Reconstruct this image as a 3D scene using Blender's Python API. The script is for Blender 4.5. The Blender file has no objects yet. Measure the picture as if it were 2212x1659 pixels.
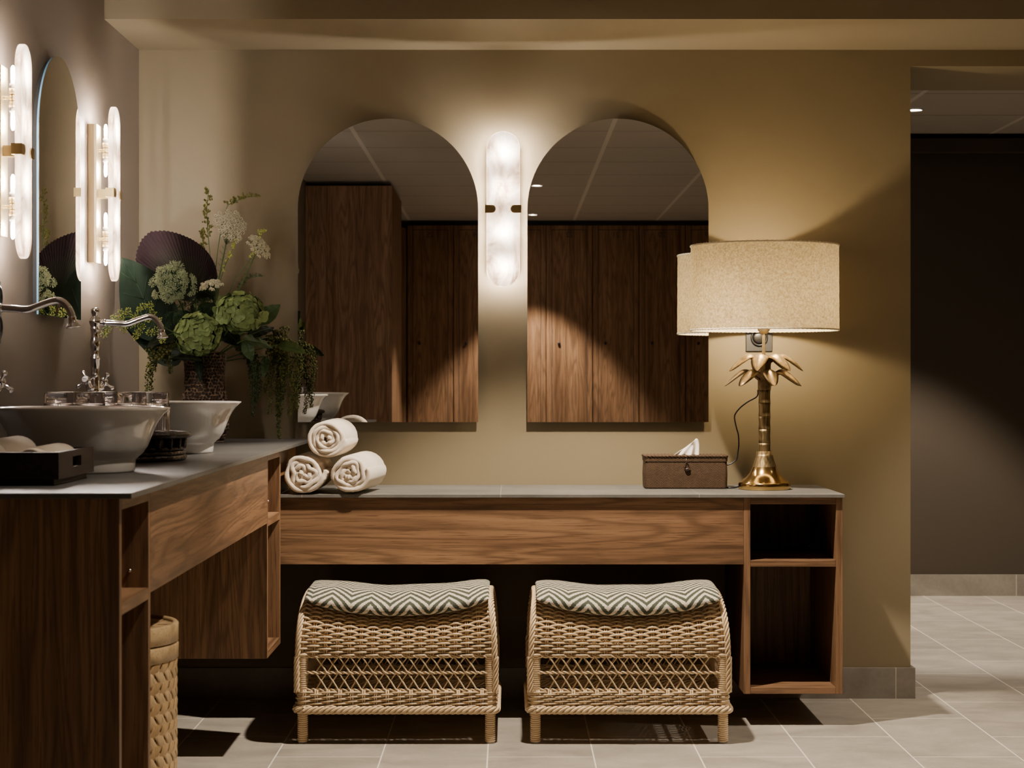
import bpy, math, random
from mathutils import Vector, Matrix, Euler
PI = math.pi
rnd = random.Random(7)
sc = bpy.context.scene
COL = sc.collection
F = 4068.0; D = 6.27; H = 1.06; VX = 1100.0; VY = 820.0
def at(px, py, Z):
    "a point of the photograph at depth Z (metres in front of the camera) -> world"
    return Vector(((px - VX) * Z / F, Z - D, H + (VY - py) * Z / F))

# ------------------------------------------------------------ mesh builder
class MB:
    def __init__(s): s.v = []; s.f = []; s.sm = []; s.uv = []
    def vert(s, p, uv=(0, 0)): s.v.append(tuple(p)); s.uv.append(uv); return len(s.v) - 1
    def face(s, idx, smooth=False): s.f.append(tuple(idx)); s.sm.append(smooth)
    def box(s, x0, x1, y0, y1, z0, z1, M=None):
        if x0 > x1: x0, x1 = x1, x0
        if y0 > y1: y0, y1 = y1, y0
        if z0 > z1: z0, z1 = z1, z0
        b = len(s.v)
        for p in ((x0,y0,z0),(x1,y0,z0),(x1,y1,z0),(x0,y1,z0),(x0,y0,z1),(x1,y0,z1),(x1,y1,z1),(x0,y1,z1)):
            s.vert(M @ Vector(p) if M else p)
        for q in ((0,3,2,1),(4,5,6,7),(0,1,5,4),(1,2,6,5),(2,3,7,6),(3,0,4,7)): s.face([b+i for i in q])
        return s
    def tube(s, pts, r, n=8, caps=True, closed=False, flat=1.0):
        pts = [Vector(p) for p in pts]; m = len(pts)
        if m < 2: return s
        rr = r if isinstance(r, (list, tuple)) else [r] * m
        T = []
        for i in range(m):
            if closed: t = pts[(i+1) % m] - pts[i-1]
            else: t = pts[min(i+1, m-1)] - pts[max(i-1, 0)]
            if t.length < 1e-9: t = Vector((0,0,1))
            T.append(t.normalized())
        a = Vector((0,0,1)) if abs(T[0].z) < .9 else Vector((1,0,0))
        N = (a - T[0] * a.dot(T[0])).normalized()
        b = len(s.v)
        for i in range(m):
            N = (N - T[i] * N.dot(T[i]))
            N = N.normalized() if N.length > 1e-6 else Vector((1,0,0))
            B = T[i].cross(N)
            for k in range(n):
                an = 2*PI*k/n
                s.vert(pts[i] + N*(math.cos(an)*rr[i]) + B*(math.sin(an)*rr[i]*flat), (i/m, k/n))
        for i in range(m if closed else m-1):
            i2 = (i+1) % m
            for k in range(n):
                k2 = (k+1) % n
                s.face((b+i*n+k, b+i*n+k2, b+i2*n+k2, b+i2*n+k), True)
        if caps and not closed:
            s.face([b+k for k in range(n)][::-1]); s.face([b+(m-1)*n+k for k in range(n)])
        return s
    def lathe(s, prof, c=(0,0,0), n=32, M=None, closed=False, rfun=None, smooth=True):
        "prof: (r, z) from bottom to top; r = 0 closes with a pole"
        b = len(s.v); c = Vector(c); rows = []
        for (r, z) in prof:
            if r < 1e-6:
                p = Vector((0,0,z)); p = (M @ p if M else p) + c
                rows.append([s.vert(p)])
            else:
                row = []
                for k in range(n):
                    an = 2*PI*k/n; q = r if rfun is None else rfun(r, z, an)
                    p = Vector((q*math.cos(an), q*math.sin(an), z)); p = (M @ p if M else p) + c
                    row.append(s.vert(p, (k/n, z)))
                rows.append(row)
        L = len(rows)
        for i in range(L if closed else L-1):
            A, B = rows[i], rows[(i+1) % L]
            for k in range(n):
                k2 = (k+1) % n
                if len(A) == 1 and len(B) == 1: continue
                if len(A) == 1: s.face((A[0], B[k2], B[k]), smooth)
                elif len(B) == 1: s.face((A[k], A[k2], B[0]), smooth)
                else: s.face((A[k], A[k2], B[k2], B[k]), smooth)
        return s
    def ball(s, c, r, n=8, m=5, sc_=(1,1,1), M=None):
        prof = [(r*math.sin(PI*i/m) if 0 < i < m else 0, -r*math.cos(PI*i/m)) for i in range(m+1)]
        S = Matrix.Diagonal(Vector(sc_)).to_3x3()
        MM = (M @ S) if M else S
        return s.lathe(prof, c, n, MM)
    def ico(s, c, r, k=(1,1,1)):
        b = len(s.v); c = Vector(c)
        for p in ((1,0,0),(0,1,0),(-1,0,0),(0,-1,0),(0,0,1),(0,0,-1)):
            s.vert((c.x+p[0]*r*k[0], c.y+p[1]*r*k[1], c.z+p[2]*r*k[2]))
        for i in range(4):
            j = (i+1) % 4
            s.face((b+i,b+j,b+4), True); s.face((b+j,b+i,b+5), True)
        return s
    def prism(s, outline, y0, y1, M=None):
        "outline: (x, z) counter-clockwise as seen from -Y"
        b = len(s.v); n = len(outline)
        for yy in (y0, y1):
            for (x, z) in outline:
                p = Vector((x, yy, z)); s.vert(M @ p if M else p)
        s.face([b+i for i in range(n)]); s.face([b+n+i for i in range(n)][::-1])
        for i in range(n):
            j = (i+1) % n
            s.face((b+j, b+i, b+n+i, b+n+j), False)
        return s
    def grid(s, fn, nu, nv, closed_u=False, smooth=True, uvf=None):
        b = len(s.v)
        for i in range(nu):
            for j in range(nv):
                u = i/(nu if closed_u else nu-1); v = j/(nv-1)
                s.vert(fn(u, v), uvf(u, v) if uvf else (u, v))
        for i in range(nu if closed_u else nu-1):
            i2 = (i+1) % nu
            for j in range(nv-1):
                s.face((b+i*nv+j, b+i2*nv+j, b+i2*nv+j+1, b+i*nv+j+1), smooth)
        return s
    def data(s, name, mats, off=None, auto=None):
        me = bpy.data.meshes.new(name)
        o = off or Vector((0,0,0))
        me.from_pydata([(p[0]-o[0], p[1]-o[1], p[2]-o[2]) for p in s.v], [], s.f)
        me.polygons.foreach_set('use_smooth', s.sm)
        uv = me.uv_layers.new(name='UVMap')
        li = [0]*len(me.loops); me.loops.foreach_get('vertex_index', li)
        flat = []
        for i in li: flat.extend(s.uv[i])
        uv.data.foreach_set('uv', flat)
        for m in (mats if isinstance(mats, (list, tuple)) else [mats]): me.materials.append(m)
        me.update(); me.validate()
        return me

def link(o, parent=None):
    COL.objects.link(o)
    if parent: o.parent = parent
    return o
def root_of(o):
    while o.parent: o = o.parent
    return o
def props(o, label=None, cat=None, group=None, kind=None):
    if label: o['label'] = label
    if cat: o['category'] = cat
    if group: o['group'] = group
    if kind: o['kind'] = kind
    return o
def thing(name, loc, label, cat, group=None, rz=0.0):
    o = bpy.data.objects.new(name, None); o.empty_display_size = .05
    o.location = loc; o.rotation_euler = (0, 0, rz); link(o)
    return props(o, label, cat, group)
def part(name, mb, mat, parent, world=True, bevel=0, label=None, kind=None, seg=2):
    "a mesh under its thing; world=True: vertices were written in world coordinates"
    off = Vector(root_of(parent).location) if world else Vector((0,0,0))
    o = bpy.data.objects.new(name, mb.data(name, mat, off)); link(o, parent)
    if bevel: add_bevel(o, bevel, seg)
    return props(o, label, kind=kind)
def add_bevel(o, w, seg=2):
    m = o.modifiers.new('bevel', 'BEVEL'); m.width = w; m.segments = seg; m.limit_method = 'ANGLE'; m.angle_limit = .7
def single(name, mb, mat, loc, label, cat, group=None, kind=None, bevel=0, rz=0, world=True):
    o = bpy.data.objects.new(name, mb.data(name, mat, Vector(loc) if world else None)); link(o)
    o.location = loc; o.rotation_euler = (0,0,rz)
    if bevel: add_bevel(o, bevel)
    return props(o, label, cat, group, kind)
def structure(name, mb, mat, bevel=0):
    o = bpy.data.objects.new(name, mb.data(name, mat)); link(o); o['kind'] = 'structure'
    if bevel: add_bevel(o, bevel)
    return o
def dup(root, loc, rz=None, label=None, group=None):
    r = root.copy(); COL.objects.link(r); r.location = loc
    if rz is not None: r.rotation_euler = (0,0,rz)
    if label: r['label'] = label
    if group: r['group'] = group
    for ch in list(root.children):
        c = ch.copy(); COL.objects.link(c); c.parent = r
        for g in list(ch.children):
            d = g.copy(); COL.objects.link(d); d.parent = c
    return r
def text_mb(txt, size, depth=.0004):
    cu = bpy.data.curves.new('t', 'FONT'); cu.body = txt; cu.size = size; cu.align_x = 'CENTER'; cu.align_y = 'CENTER'
    cu.extrude = depth; cu.resolution_u = 3
    ob = bpy.data.objects.new('t', cu); COL.objects.link(ob)
    bpy.context.view_layer.update()
    dg = bpy.context.evaluated_depsgraph_get(); me = ob.evaluated_get(dg).to_mesh()
    mb = MB()
    for v in me.vertices: mb.vert(v.co)
    for p in me.polygons: mb.face(list(p.vertices))
    ob.evaluated_get(dg).to_mesh_clear()
    bpy.data.objects.remove(ob); bpy.data.curves.remove(cu)
    return mb
def xform(mb, M):
    mb.v = [tuple(M @ Vector(p)) for p in mb.v]; return mb

# ------------------------------------------------------------ materials
class NT:
    def __init__(s, name):
        s.m = bpy.data.materials.new(name); s.m.use_nodes = True
        s.t = s.m.node_tree; s.t.nodes.clear()
        s.out = s.n('ShaderNodeOutputMaterial')
    def n(s, k, **kw):
        nd = s.t.nodes.new(k)
        for a, b in kw.items():
            if a.startswith('i_'):
                key = a[2:].replace('_', ' ')
                nd.inputs[int(key) if key.isdigit() else key].default_value = b
            else: setattr(nd, a, b)
        return nd
    def l(s, a, b): s.t.links.new(a, b)
    def math(s, op, a, b=None, clamp=False):
        nd = s.n('ShaderNodeMath', operation=op, use_clamp=clamp)
        for i, x in enumerate((a, b)):
            if x is None: continue
            if isinstance(x, (int, float)): nd.inputs[i].default_value = x
            else: s.l(x, nd.inputs[i])
        return nd.outputs[0]
    def coord(s, kind='Object', scale=(1,1,1), loc=(0,0,0), rot=(0,0,0)):
        tc = s.n('ShaderNodeTexCoord'); mp = s.n('ShaderNodeMapping')
        s.l(tc.outputs[kind], mp.inputs[0])
        mp.inputs['Location'].default_value = loc; mp.inputs['Rotation'].default_value = rot; mp.inputs['Scale'].default_value = scale
        return mp.outputs[0]
    def noise(s, vec, scale=5, detail=3, rough=.5, dist=0):
        nd = s.n('ShaderNodeTexNoise'); nd.inputs['Scale'].default_value = scale; nd.inputs['Detail'].default_value = detail
        nd.inputs['Roughness'].default_value = rough; nd.inputs['Distortion'].default_value = dist
        if vec is not None: s.l(vec, nd.inputs['Vector'])
        return nd.outputs[0]
    def ramp(s, fac, stops):
        nd = s.n('ShaderNodeValToRGB'); e = nd.color_ramp.elements
        while len(e) < len(stops): e.new(.5)
        for i, (p, c) in enumerate(stops):
            e[i].position = p; e[i].color = (c[0], c[1], c[2], 1) if not isinstance(c, (int, float)) else (c, c, c, 1)
        s.l(fac, nd.inputs[0]); return nd.outputs[0]
    def mix(s, fac, a, b, mode='MIX'):
        nd = s.n('ShaderNodeMix', data_type='RGBA', blend_type=mode)
        for k, x in ((0, fac), (6, a), (7, b)):
            if isinstance(x, (int, float)): nd.inputs[k].default_value = x
            elif isinstance(x, (tuple, list)): nd.inputs[k].default_value = (x[0], x[1], x[2], 1)
            else: s.l(x, nd.inputs[k])
        return nd.outputs[2]
    def bsdf(s, color=None, rough=.5, metal=0, spec=.5, **kw):
        b = s.n('ShaderNodeBsdfPrincipled')
        if color is not None:
            if isinstance(color, (tuple, list)): b.inputs['Base Color'].default_value = (*color[:3], 1)
            else: s.l(color, b.inputs['Base Color'])
        if isinstance(rough, (int, float)): b.inputs['Roughness'].default_value = rough
        else: s.l(rough, b.inputs['Roughness'])
        b.inputs['Metallic'].default_value = metal; b.inputs['Specular IOR Level'].default_value = spec
        for k, v in kw.items():
            key = k.replace('_', ' '); inp = b.inputs[key]
            if hasattr(v, 'links') or hasattr(v, 'is_output'): s.l(v, inp)
            else: inp.default_value = v
        s.l(b.outputs[0], s.out.inputs[0]); s.b = b
        return b
    def bump(s, h, strength=.3, dist=.002):
        nd = s.n('ShaderNodeBump'); nd.inputs['Strength'].default_value = strength; nd.inputs['Distance'].default_value = dist
        s.l(h, nd.inputs['Height']); s.l(nd.outputs[0], s.b.inputs['Normal'])
        return nd

def plain(name, c, rough=.5, metal=0, spec=.5, **kw):
    t = NT(name); t.bsdf(c, rough, metal, spec, **kw); return t.m
def paint(name, c):
    t = NT(name); co = t.coord()
    n1 = t.noise(co, 1.3, 2); col = t.mix(n1, [x*.93 for x in c], [x*1.07 for x in c])
    t.bsdf(col, .62, 0, .35)
    t.bump(t.noise(co, 160, 3), .10, .0015); return t.m
def wood(name, axis='X', dark=(.085,.038,.016), mid=(.21,.105,.046), light=(.34,.185,.088), seed=0, cath=1.0, rough=.42, spec=.35):
    t = NT(name)
    al = {'X': 0, 'Y': 1, 'Z': 2}[axis]
    sA = [1,1,1]; sA[al] = .085
    sF = [1,1,1]; sF[al] = .022
    loc = (seed*3.7, seed*1.9, seed*2.3)
    cA = t.coord('Object', tuple(x*8.5 for x in sA), loc)
    big = t.noise(cA, 1.0, 2.5, .55, .35)
    ring = t.math('SINE', t.math('MULTIPLY', big, 70.0*cath))
    ring = t.math('ADD', t.math('MULTIPLY', ring, .5), .5)
    ring = t.math('POWER', ring, 2.2)
    cF = t.coord('Object', tuple(x*330 for x in sF), loc)
    fine = t.noise(cF, 1.0, 3, .65)
    cM = t.coord('Object', tuple(x*38 for x in sF), loc)
    med = t.noise(cM, 1.0, 3, .6)
    v = t.math('ADD', t.math('MULTIPLY', med, .62), t.math('MULTIPLY', big, .42))
    base = t.ramp(v, [(.30, dark), (.52, mid), (.78, light)])
    k = t.math('MULTIPLY', ring, t.math('MULTIPLY', t.ramp(fine, [(.35, 0.25), (.65, 1.0)]), .74))
    col = t.mix(k, base, [x*.62 for x in dark])
    pore = t.ramp(fine, [(.36, 1.0), (.46, 0.0)])
    col = t.mix(t.math('MULTIPLY', pore, .62), col, [x*.5 for x in dark])
    t.bsdf(col, rough, 0, spec)
    t.bump(fine, .22, .0008)
    return t.m

M = {}
M['wall'] = paint('wall_paint_olive', (.208, .166, .098))
M['wall_left'] = paint('wall_paint_taupe', (.200, .160, .125))
M['ceil_paint'] = paint('soffit_paint', (.215, .172, .105))
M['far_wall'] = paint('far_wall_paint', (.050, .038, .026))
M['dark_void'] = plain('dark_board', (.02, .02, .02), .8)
W_ARGS = dict(dark=(.085,.044,.022), mid=(.215,.118,.060), light=(.345,.200,.105))
M['wood_x'] = wood('oak_grain_sideways', 'X', seed=1, **W_ARGS)
M['wood_x2'] = wood('oak_figured', 'X', seed=4, cath=1.25, **W_ARGS)
M['wood_y'] = wood('oak_grain_deep', 'Y', seed=2, **W_ARGS)
M['wood_y2'] = wood('oak_fascia_left', 'Y', seed=5, cath=1.2, **W_ARGS)
M['wood_z'] = wood('oak_grain_upright', 'Z', seed=3, **W_ARGS)
M['wood_z2'] = wood('oak_panel_side', 'Z', seed=9, cath=1.3, **W_ARGS)
M['wood_edge'] = wood('oak_edge_light', 'Z', dark=(.16,.075,.032), mid=(.30,.16,.07), light=(.40,.23,.11), seed=6, cath=.5)
LK = dict(dark=(.105,.054,.027), mid=(.235,.130,.068), light=(.34,.20,.110), rough=.62, spec=.15)
M['locker'] = wood('locker_oak', 'Z', seed=11, cath=1.4, **LK)
M['locker_b'] = wood('locker_oak_plain', 'Z', seed=14, cath=1.2, **LK)

def tile_mat(name, base, scale_u, row_h, off, axes='yx', mortar=.0022, mcol=(.72,.67,.58), offset=.5, rough=.38):
    t = NT(name); tc = t.n('ShaderNodeTexCoord'); sp = t.n('ShaderNodeSeparateXYZ'); t.l(tc.outputs['Object'], sp.inputs[0])
    d = {'x': 0, 'y': 1, 'z': 2}
    cb = t.n('ShaderNodeCombineXYZ')
    t.l(t.math('ADD', sp.outputs[d[axes[0]]], off[0]), cb.inputs[0]); t.l(t.math('ADD', sp.outputs[d[axes[1]]], off[1]), cb.inputs[1])
    br = t.n('ShaderNodeTexBrick'); br.offset = offset; br.offset_frequency = 2; br.squash = 1
    t.l(cb.outputs[0], br.inputs['Vector'])
    br.inputs['Scale'].default_value = 1; br.inputs['Brick Width'].default_value = scale_u; br.inputs['Row Height'].default_value = row_h
    br.inputs['Mortar Size'].default_value = mortar; br.inputs['Mortar Smooth'].default_value = .1; br.inputs['Bias'].default_value = 0
    br.inputs['Color1'].default_value = (*[x*.93 for x in base], 1); br.inputs['Color2'].default_value = (*[x*1.05 for x in base], 1)
    br.inputs['Mortar'].default_value = (*mcol, 1)
    co = t.coord('Object', (1, 1.6, 1))
    n1 = t.noise(co, 4.5, 6, .62, .6); n2 = t.noise(co, 60, 4, .6)
    sh = t.mix(.75, t.ramp(n1, [(.3, .72), (.7, 1.12)]), t.ramp(n2, [(.3, .88), (.7, 1.08)]), 'MULTIPLY')
    tone = t.mix(1.0, br.outputs[0], sh, 'MULTIPLY')
    col = t.mix(br.outputs['Fac'], tone, mcol)
    t.bsdf(col, rough, 0, .45)
    h = t.math('ADD', t.math('MULTIPLY', br.outputs['Fac'], -1.0), t.math('MULTIPLY', n2, .12))
    t.bump(h, .35, .0012)
    return t.m
M['floor'] = tile_mat('floor_stone_tile', (.36,.325,.275), .6, .2984, (.379, -.2374 + .2984*100))
M['skirt'] = tile_mat('stone_skirting', (.26,.232,.195), .6, 10, (-1.285 + .6*20, 5), 'xz', .002, (.45,.41,.34), 0)
M['skirt_y'] = tile_mat('stone_skirting_side', (.26,.232,.195), .6, 10, (20, 5), 'yz', .002, (.45,.41,.34), 0)
M['top_x'] = tile_mat('counter_stone_long', (.15,.143,.13), .606, 10, (.186 + .606*20, 5), 'xy', .0012, (.25,.235,.21), 0, .42)
M['top_y'] = tile_mat('counter_stone_side', (.090,.088,.085), 1.106, 10, (.744 + 1.106*20, 5), 'yx', .0012, (.25,.235,.21), 0, .40)
def ceil_mat():
    t = NT('ceiling_tile_grid'); tc = t.n('ShaderNodeTexCoord'); sp = t.n('ShaderNodeSeparateXYZ'); t.l(tc.outputs['Object'], sp.inputs[0])
    def line(sock, off, pitch, w):
        a = t.math('DIVIDE', t.math('ADD', sock, off), pitch); fr = t.math('FRACT', a)
        dd = t.math('ABSOLUTE', t.math('SUBTRACT', fr, .5))
        return t.math('GREATER_THAN', dd, .5 - w/pitch/2), dd
    bx, _ = line(sp.outputs[0], -.489 + .621*20, .621, .022)
    by, _ = line(sp.outputs[1], .3 + .644*20, .644, .012)
    n = t.noise(t.coord(), 3, 2)
    base = t.mix(n, (.36,.325,.28), (.40,.36,.31))
    c1 = t.mix(by, base, (.15,.135,.115)); c2 = t.mix(bx, c1, (.56,.51,.45))
    t.bsdf(c2, .7, 0, .3); t.bump(t.math('SUBTRACT', t.math('MULTIPLY', t.noise(t.coord(), 220, 3), .1), by), .3, .002)
    return t.m
M['ceil'] = ceil_mat()
M['mirror'] = plain('silvered_mirror', (.88,.88,.87), .0, 1)
M['glass_edge'] = plain('polished_glass_edge', (.16,.36,.55), .08, 0, .8)
M['brass'] = plain('brushed_brass', (.64,.54,.33), .40, 1)
M['brass_dark'] = plain('deep_brass', (.50,.38,.17), .30, 1)  # deeper, glossier brass tone of the clamp
M['chrome'] = plain('polished_chrome', (.86,.85,.88), .05, 1)
M['porcelain'] = plain('white_porcelain', (.74,.72,.69), .07, 0, .6, Coat_Weight=.6, Coat_Roughness=.03)
M['ceramic'] = plain('lamp_holder_ceramic', (.85,.82,.76), .3)
M['black'] = plain('black_plastic', (.012,.012,.014), .28)
M['slate'] = plain('anthracite_plate', (.03,.031,.035), .5, .1)
M['rubber'] = plain('grey_glide', (.45,.43,.40), .5)
M['grout'] = plain('thread_white', (.8,.78,.74), .8)
M['ink'] = plain('dark_lettering', (.03,.025,.02), .6)
M['plate'] = plain('name_plate_metal', (.62,.54,.42), .35, .7)
M['silver_screw'] = plain('screw_steel', (.7,.7,.7), .3, 1)
def emis(name, c, s):
    t = NT(name); e = t.n('ShaderNodeEmission'); e.inputs[0].default_value = (*c, 1); e.inputs[1].default_value = s
    t.l(e.outputs[0], t.out.inputs[0]); return t.m
M['bulb'] = emis('halogen_capsule_lit', (1, .88, .79), 1300)
M['lamp_bulb'] = emis('lamp_bulb_lit', (1, .765, .45), 320)
M['downlight'] = emis('downlight_lens', (1, .88, .72), 60)
def alabaster():
    t = NT('alabaster'); co = t.coord('Object', (1,1,.55))
    n1 = t.noise(co, 9, 5, .6, 1.6); n2 = t.noise(co, 26, 4, .6, .8)
    c = t.mix(1.0, t.ramp(n1, [(.34, (.22,.15,.10)), (.47, (.66,.55,.43)), (.62, (.93,.88,.80))]), t.ramp(n2, [(.3, (.82,.78,.74)), (.6, (1,1,1))]), 'MULTIPLY')
    tr = t.n('ShaderNodeBsdfTranslucent'); t.l(c, tr.inputs[0])
    df = t.n('ShaderNodeBsdfPrincipled'); t.l(c, df.inputs['Base Color']); df.inputs['Roughness'].default_value = .35
    mx = t.n('ShaderNodeMixShader'); mx.inputs[0].default_value = .66
    t.l(tr.outputs[0], mx.inputs[1]); t.l(df.outputs[0], mx.inputs[2]); t.l(mx.outputs[0], t.out.inputs[0]); return t.m
M['alabaster'] = alabaster()
def alab_back():
    t = NT('alabaster_back_face'); tr = t.n('ShaderNodeBsdfTransparent'); df = t.n('ShaderNodeBsdfDiffuse'); df.inputs[0].default_value = (.8,.74,.64,1)
    mx = t.n('ShaderNodeMixShader'); mx.inputs[0].default_value = .35
    t.l(tr.outputs[0], mx.inputs[1]); t.l(df.outputs[0], mx.inputs[2]); t.l(mx.outputs[0], t.out.inputs[0]); return t.m
M['alabaster_back'] = alab_back()
def shade_mat():
    t = NT('boucle_shade'); co = t.coord('Object')
    v = t.noise(co, 120, 4, .7, .7); w = t.noise(co, 420, 2)
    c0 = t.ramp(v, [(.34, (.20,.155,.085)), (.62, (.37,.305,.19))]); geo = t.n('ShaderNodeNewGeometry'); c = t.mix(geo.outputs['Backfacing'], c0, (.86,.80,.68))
    tr = t.n('ShaderNodeBsdfTranslucent'); t.l(c, tr.inputs[0])
    df = t.n('ShaderNodeBsdfDiffuse'); t.l(c, df.inputs[0])
    mx = t.n('ShaderNodeMixShader'); mx.inputs[0].default_value = .60
    bp = t.n('ShaderNodeBump'); bp.inputs['Strength'].default_value = .9; bp.inputs['Distance'].default_value = .004
    t.l(t.math('ADD', v, t.math('MULTIPLY', w, .4)), bp.inputs['Height']); t.l(bp.outputs[0], df.inputs['Normal'])
    t.l(tr.outputs[0], mx.inputs[1]); t.l(df.outputs[0], mx.inputs[2]); t.l(mx.outputs[0], t.out.inputs[0]); return t.m
M['shade'] = shade_mat()
M['hem'] = plain('boucle_hem', (.72,.63,.46), .9)
def glass():
    t = NT('clear_glass'); g = t.n('ShaderNodeBsdfGlass'); g.inputs['Roughness'].default_value = 0; g.inputs['IOR'].default_value = 1.5
    g.inputs[0].default_value = (.98,.97,.99,1); t.l(g.outputs[0], t.out.inputs[0]); return t.m
M['glass'] = glass()
def bronze():
    t = NT('antique_brass_engraved'); co = t.coord('Object', (160,160,14)); n = t.noise(co, 1, 3, .6)
    t.bsdf(t.ramp(n, [(.35, (.14,.10,.045)), (.65, (.40,.29,.14))]), .46, 1); t.bump(n, .5, .0015); return t.m
M['bronze'] = bronze()
M['bronze_leaf'] = (lambda t: (t.bsdf(t.ramp(t.noise(t.coord(), 90, 4), [(.3, (.20,.14,.07)), (.7, (.38,.275,.14))]), .44, 1), t.bump(t.noise(t.coord(), 160, 3), .3, .001), t.m)[2])(NT('aged_brass_leaf'))
M['brass_base'] = plain('polished_brass_base', (.62,.42,.16), .16, 1)
def cane(name, a, b):
    t = NT(name); n = t.noise(t.coord(), 22, 4); t.bsdf(t.mix(n, a, b), .34, 0, .5); return t.m
M['cane'] = cane('natural_rattan', (.52,.385,.225), (.75,.58,.365))
def cushion_mat():
    t = NT('zigzag_boucle'); tc = t.n('ShaderNodeTexCoord'); sp = t.n('ShaderNodeSeparateXYZ'); t.l(tc.outputs['UV'], sp.inputs[0])
    nz = t.noise(t.coord('Object'), 330, 3, .6)
    period = .1145
    a = t.math('FRACT', t.math('ADD', t.math('DIVIDE', sp.outputs[0], period), 10.17))
    tri = t.math('ABSOLUTE', t.math('SUBTRACT', a, .5))
    v = t.math('ADD', sp.outputs[1], t.math('MULTIPLY', tri, period*1.30))
    v = t.math('ADD', v, t.math('MULTIPLY', t.math('SUBTRACT', nz, .5), .016))
    f = t.math('FRACT', t.math('ADD', t.math('DIVIDE', v, .0335), 20))
    k = t.math('GREATER_THAN', f, .47)
    c = t.mix(k, t.mix(nz, (.48,.42,.33), (.68,.61,.50)), t.mix(nz, (.028,.034,.024), (.10,.11,.08)))
    t.bsdf(c, .95, 0, .1); t.bump(t.math('ADD', nz, t.math('MULTIPLY', k, -.4)), .7, .003); return t.m
M['cushion'] = cushion_mat()
def terry():
    t = NT('cream_terry'); n = t.noise(t.coord(), 420, 3, .7); n2 = t.noise(t.coord(), 40, 3)
    t.bsdf(t.mix(n, (.62,.52,.41), (.80,.70,.57)), .95, 0, .1, Sheen_Weight=.3); t.bump(t.math('ADD', n, t.math('MULTIPLY', n2, .5)), .6, .0025); return t.m
M['terry'] = terry()
M['tissue'] = plain('white_tissue', (.86,.82,.76), .8)
def twill_weave(name, a, b, sc1=(95,95,95)):
    t = NT(name); tc = t.n('ShaderNodeTexCoord'); sp = t.n('ShaderNodeSeparateXYZ'); t.l(tc.outputs['Object'], sp.inputs[0])
    u = t.math('ADD', sp.outputs[0], sp.outputs[1])
    cu = t.math('FLOOR', t.math('MULTIPLY', u, 140.0))
    par = t.math('SUBTRACT', t.math('MULTIPLY', t.math('FRACT', t.math('MULTIPLY', cu, .5)), 4.0), 1.0)
    ang = t.math('ADD', t.math('MULTIPLY', sp.outputs[2], 200.0), t.math('MULTIPLY', t.math('MULTIPLY', u, 140.0), par))
    s_ = t.math('FRACT', ang)
    h = t.math('SUBTRACT', 1.0, t.math('ABSOLUTE', t.math('SUBTRACT', t.math('MULTIPLY', s_, 2.0), 1.0)))
    n = t.noise(t.coord(), 60, 3)
    c = t.mix(t.ramp(h, [(.05, 0.0), (.55, 1.0)]), [x*.42 for x in a], t.mix(n, a, b))
    t.bsdf(c, .6, 0, .2); t.bump(h, .45, .0015); return t.m
M['seagrass'] = twill_weave('woven_seagrass', (.05,.029,.016), (.115,.068,.036))
M['dark_rattan'] = (lambda t: (t.bsdf(t.ramp(t.noise(t.coord('Object', (60,60,160)), 1, 3), [(.35, (.018,.011,.009)), (.7, (.065,.038,.028))]), .25, 0, .5), t.bump(t.noise(t.coord('Object', (60,60,260)), 1, 3), .5, .003), t.m)[2])(NT('dark_lacquered_rattan'))
M['dark_wood'] = wood('black_stained_wood', 'Y', (.010,.006,.006), (.022,.014,.012), (.04,.026,.022), seed=8, rough=.5)
M['birch'] = wood('birch_strip', 'Z', (.40,.25,.105), (.56,.37,.18), (.70,.49,.26), seed=12, cath=.25)
M['birch_c'] = wood('birch_strip_pale', 'Z', (.46,.31,.15), (.63,.45,.25), (.76,.57,.34), seed=17, cath=.25)
M['birch_b'] = wood('birch_band', 'X', (.46,.31,.155), (.60,.43,.225), (.70,.52,.30), seed=15, cath=.5)
def vase_mat():
    t = NT('pitted_terracotta'); n = t.noise(t.coord(), 50, 4)
    tc = t.n('ShaderNodeTexCoord'); sp = t.n('ShaderNodeSeparateXYZ'); t.l(tc.outputs['UV'], sp.inputs[0])
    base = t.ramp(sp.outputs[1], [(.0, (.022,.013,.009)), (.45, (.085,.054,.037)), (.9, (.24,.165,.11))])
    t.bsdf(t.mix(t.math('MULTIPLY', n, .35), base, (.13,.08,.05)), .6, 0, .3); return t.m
M['vase'] = vase_mat()
def leafm(name, a, b, rough=.4, sc_=30):
    t = NT(name); n = t.noise(t.coord(), sc_, 3); c = t.mix(n, a, b)
    t.bsdf(c, rough, 0, .18); return t.m
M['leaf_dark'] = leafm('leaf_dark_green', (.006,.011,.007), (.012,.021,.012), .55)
M['leaf_mid'] = leafm('leaf_green', (.034,.062,.022), (.058,.10,.034))
M['leaf_light'] = leafm('leaf_light_green', (.055,.095,.026), (.10,.15,.045))
M['stem'] = leafm('stem_green', (.05,.10,.03), (.09,.15,.05))
M['petal'] = leafm('hydrangea_petal', (.12,.18,.055), (.24,.31,.12), .5, 60)
M['lime'] = leafm('lime_bud', (.30,.36,.06), (.50,.52,.14), .5)
M['sage'] = leafm('sage_floret', (.20,.26,.14), (.42,.47,.30), .6, 200)
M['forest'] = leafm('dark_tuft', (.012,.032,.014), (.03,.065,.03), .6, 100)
M['cream'] = leafm('cream_floret', (.62,.60,.44), (.80,.77,.62), .7, 200)
M['berry_dark'] = leafm('berry_olive_dark', (.030,.040,.014), (.065,.075,.024), .4, 90)
M['berry_mid'] = leafm('berry_olive', (.11,.115,.025), (.19,.19,.05), .4, 90)
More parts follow.
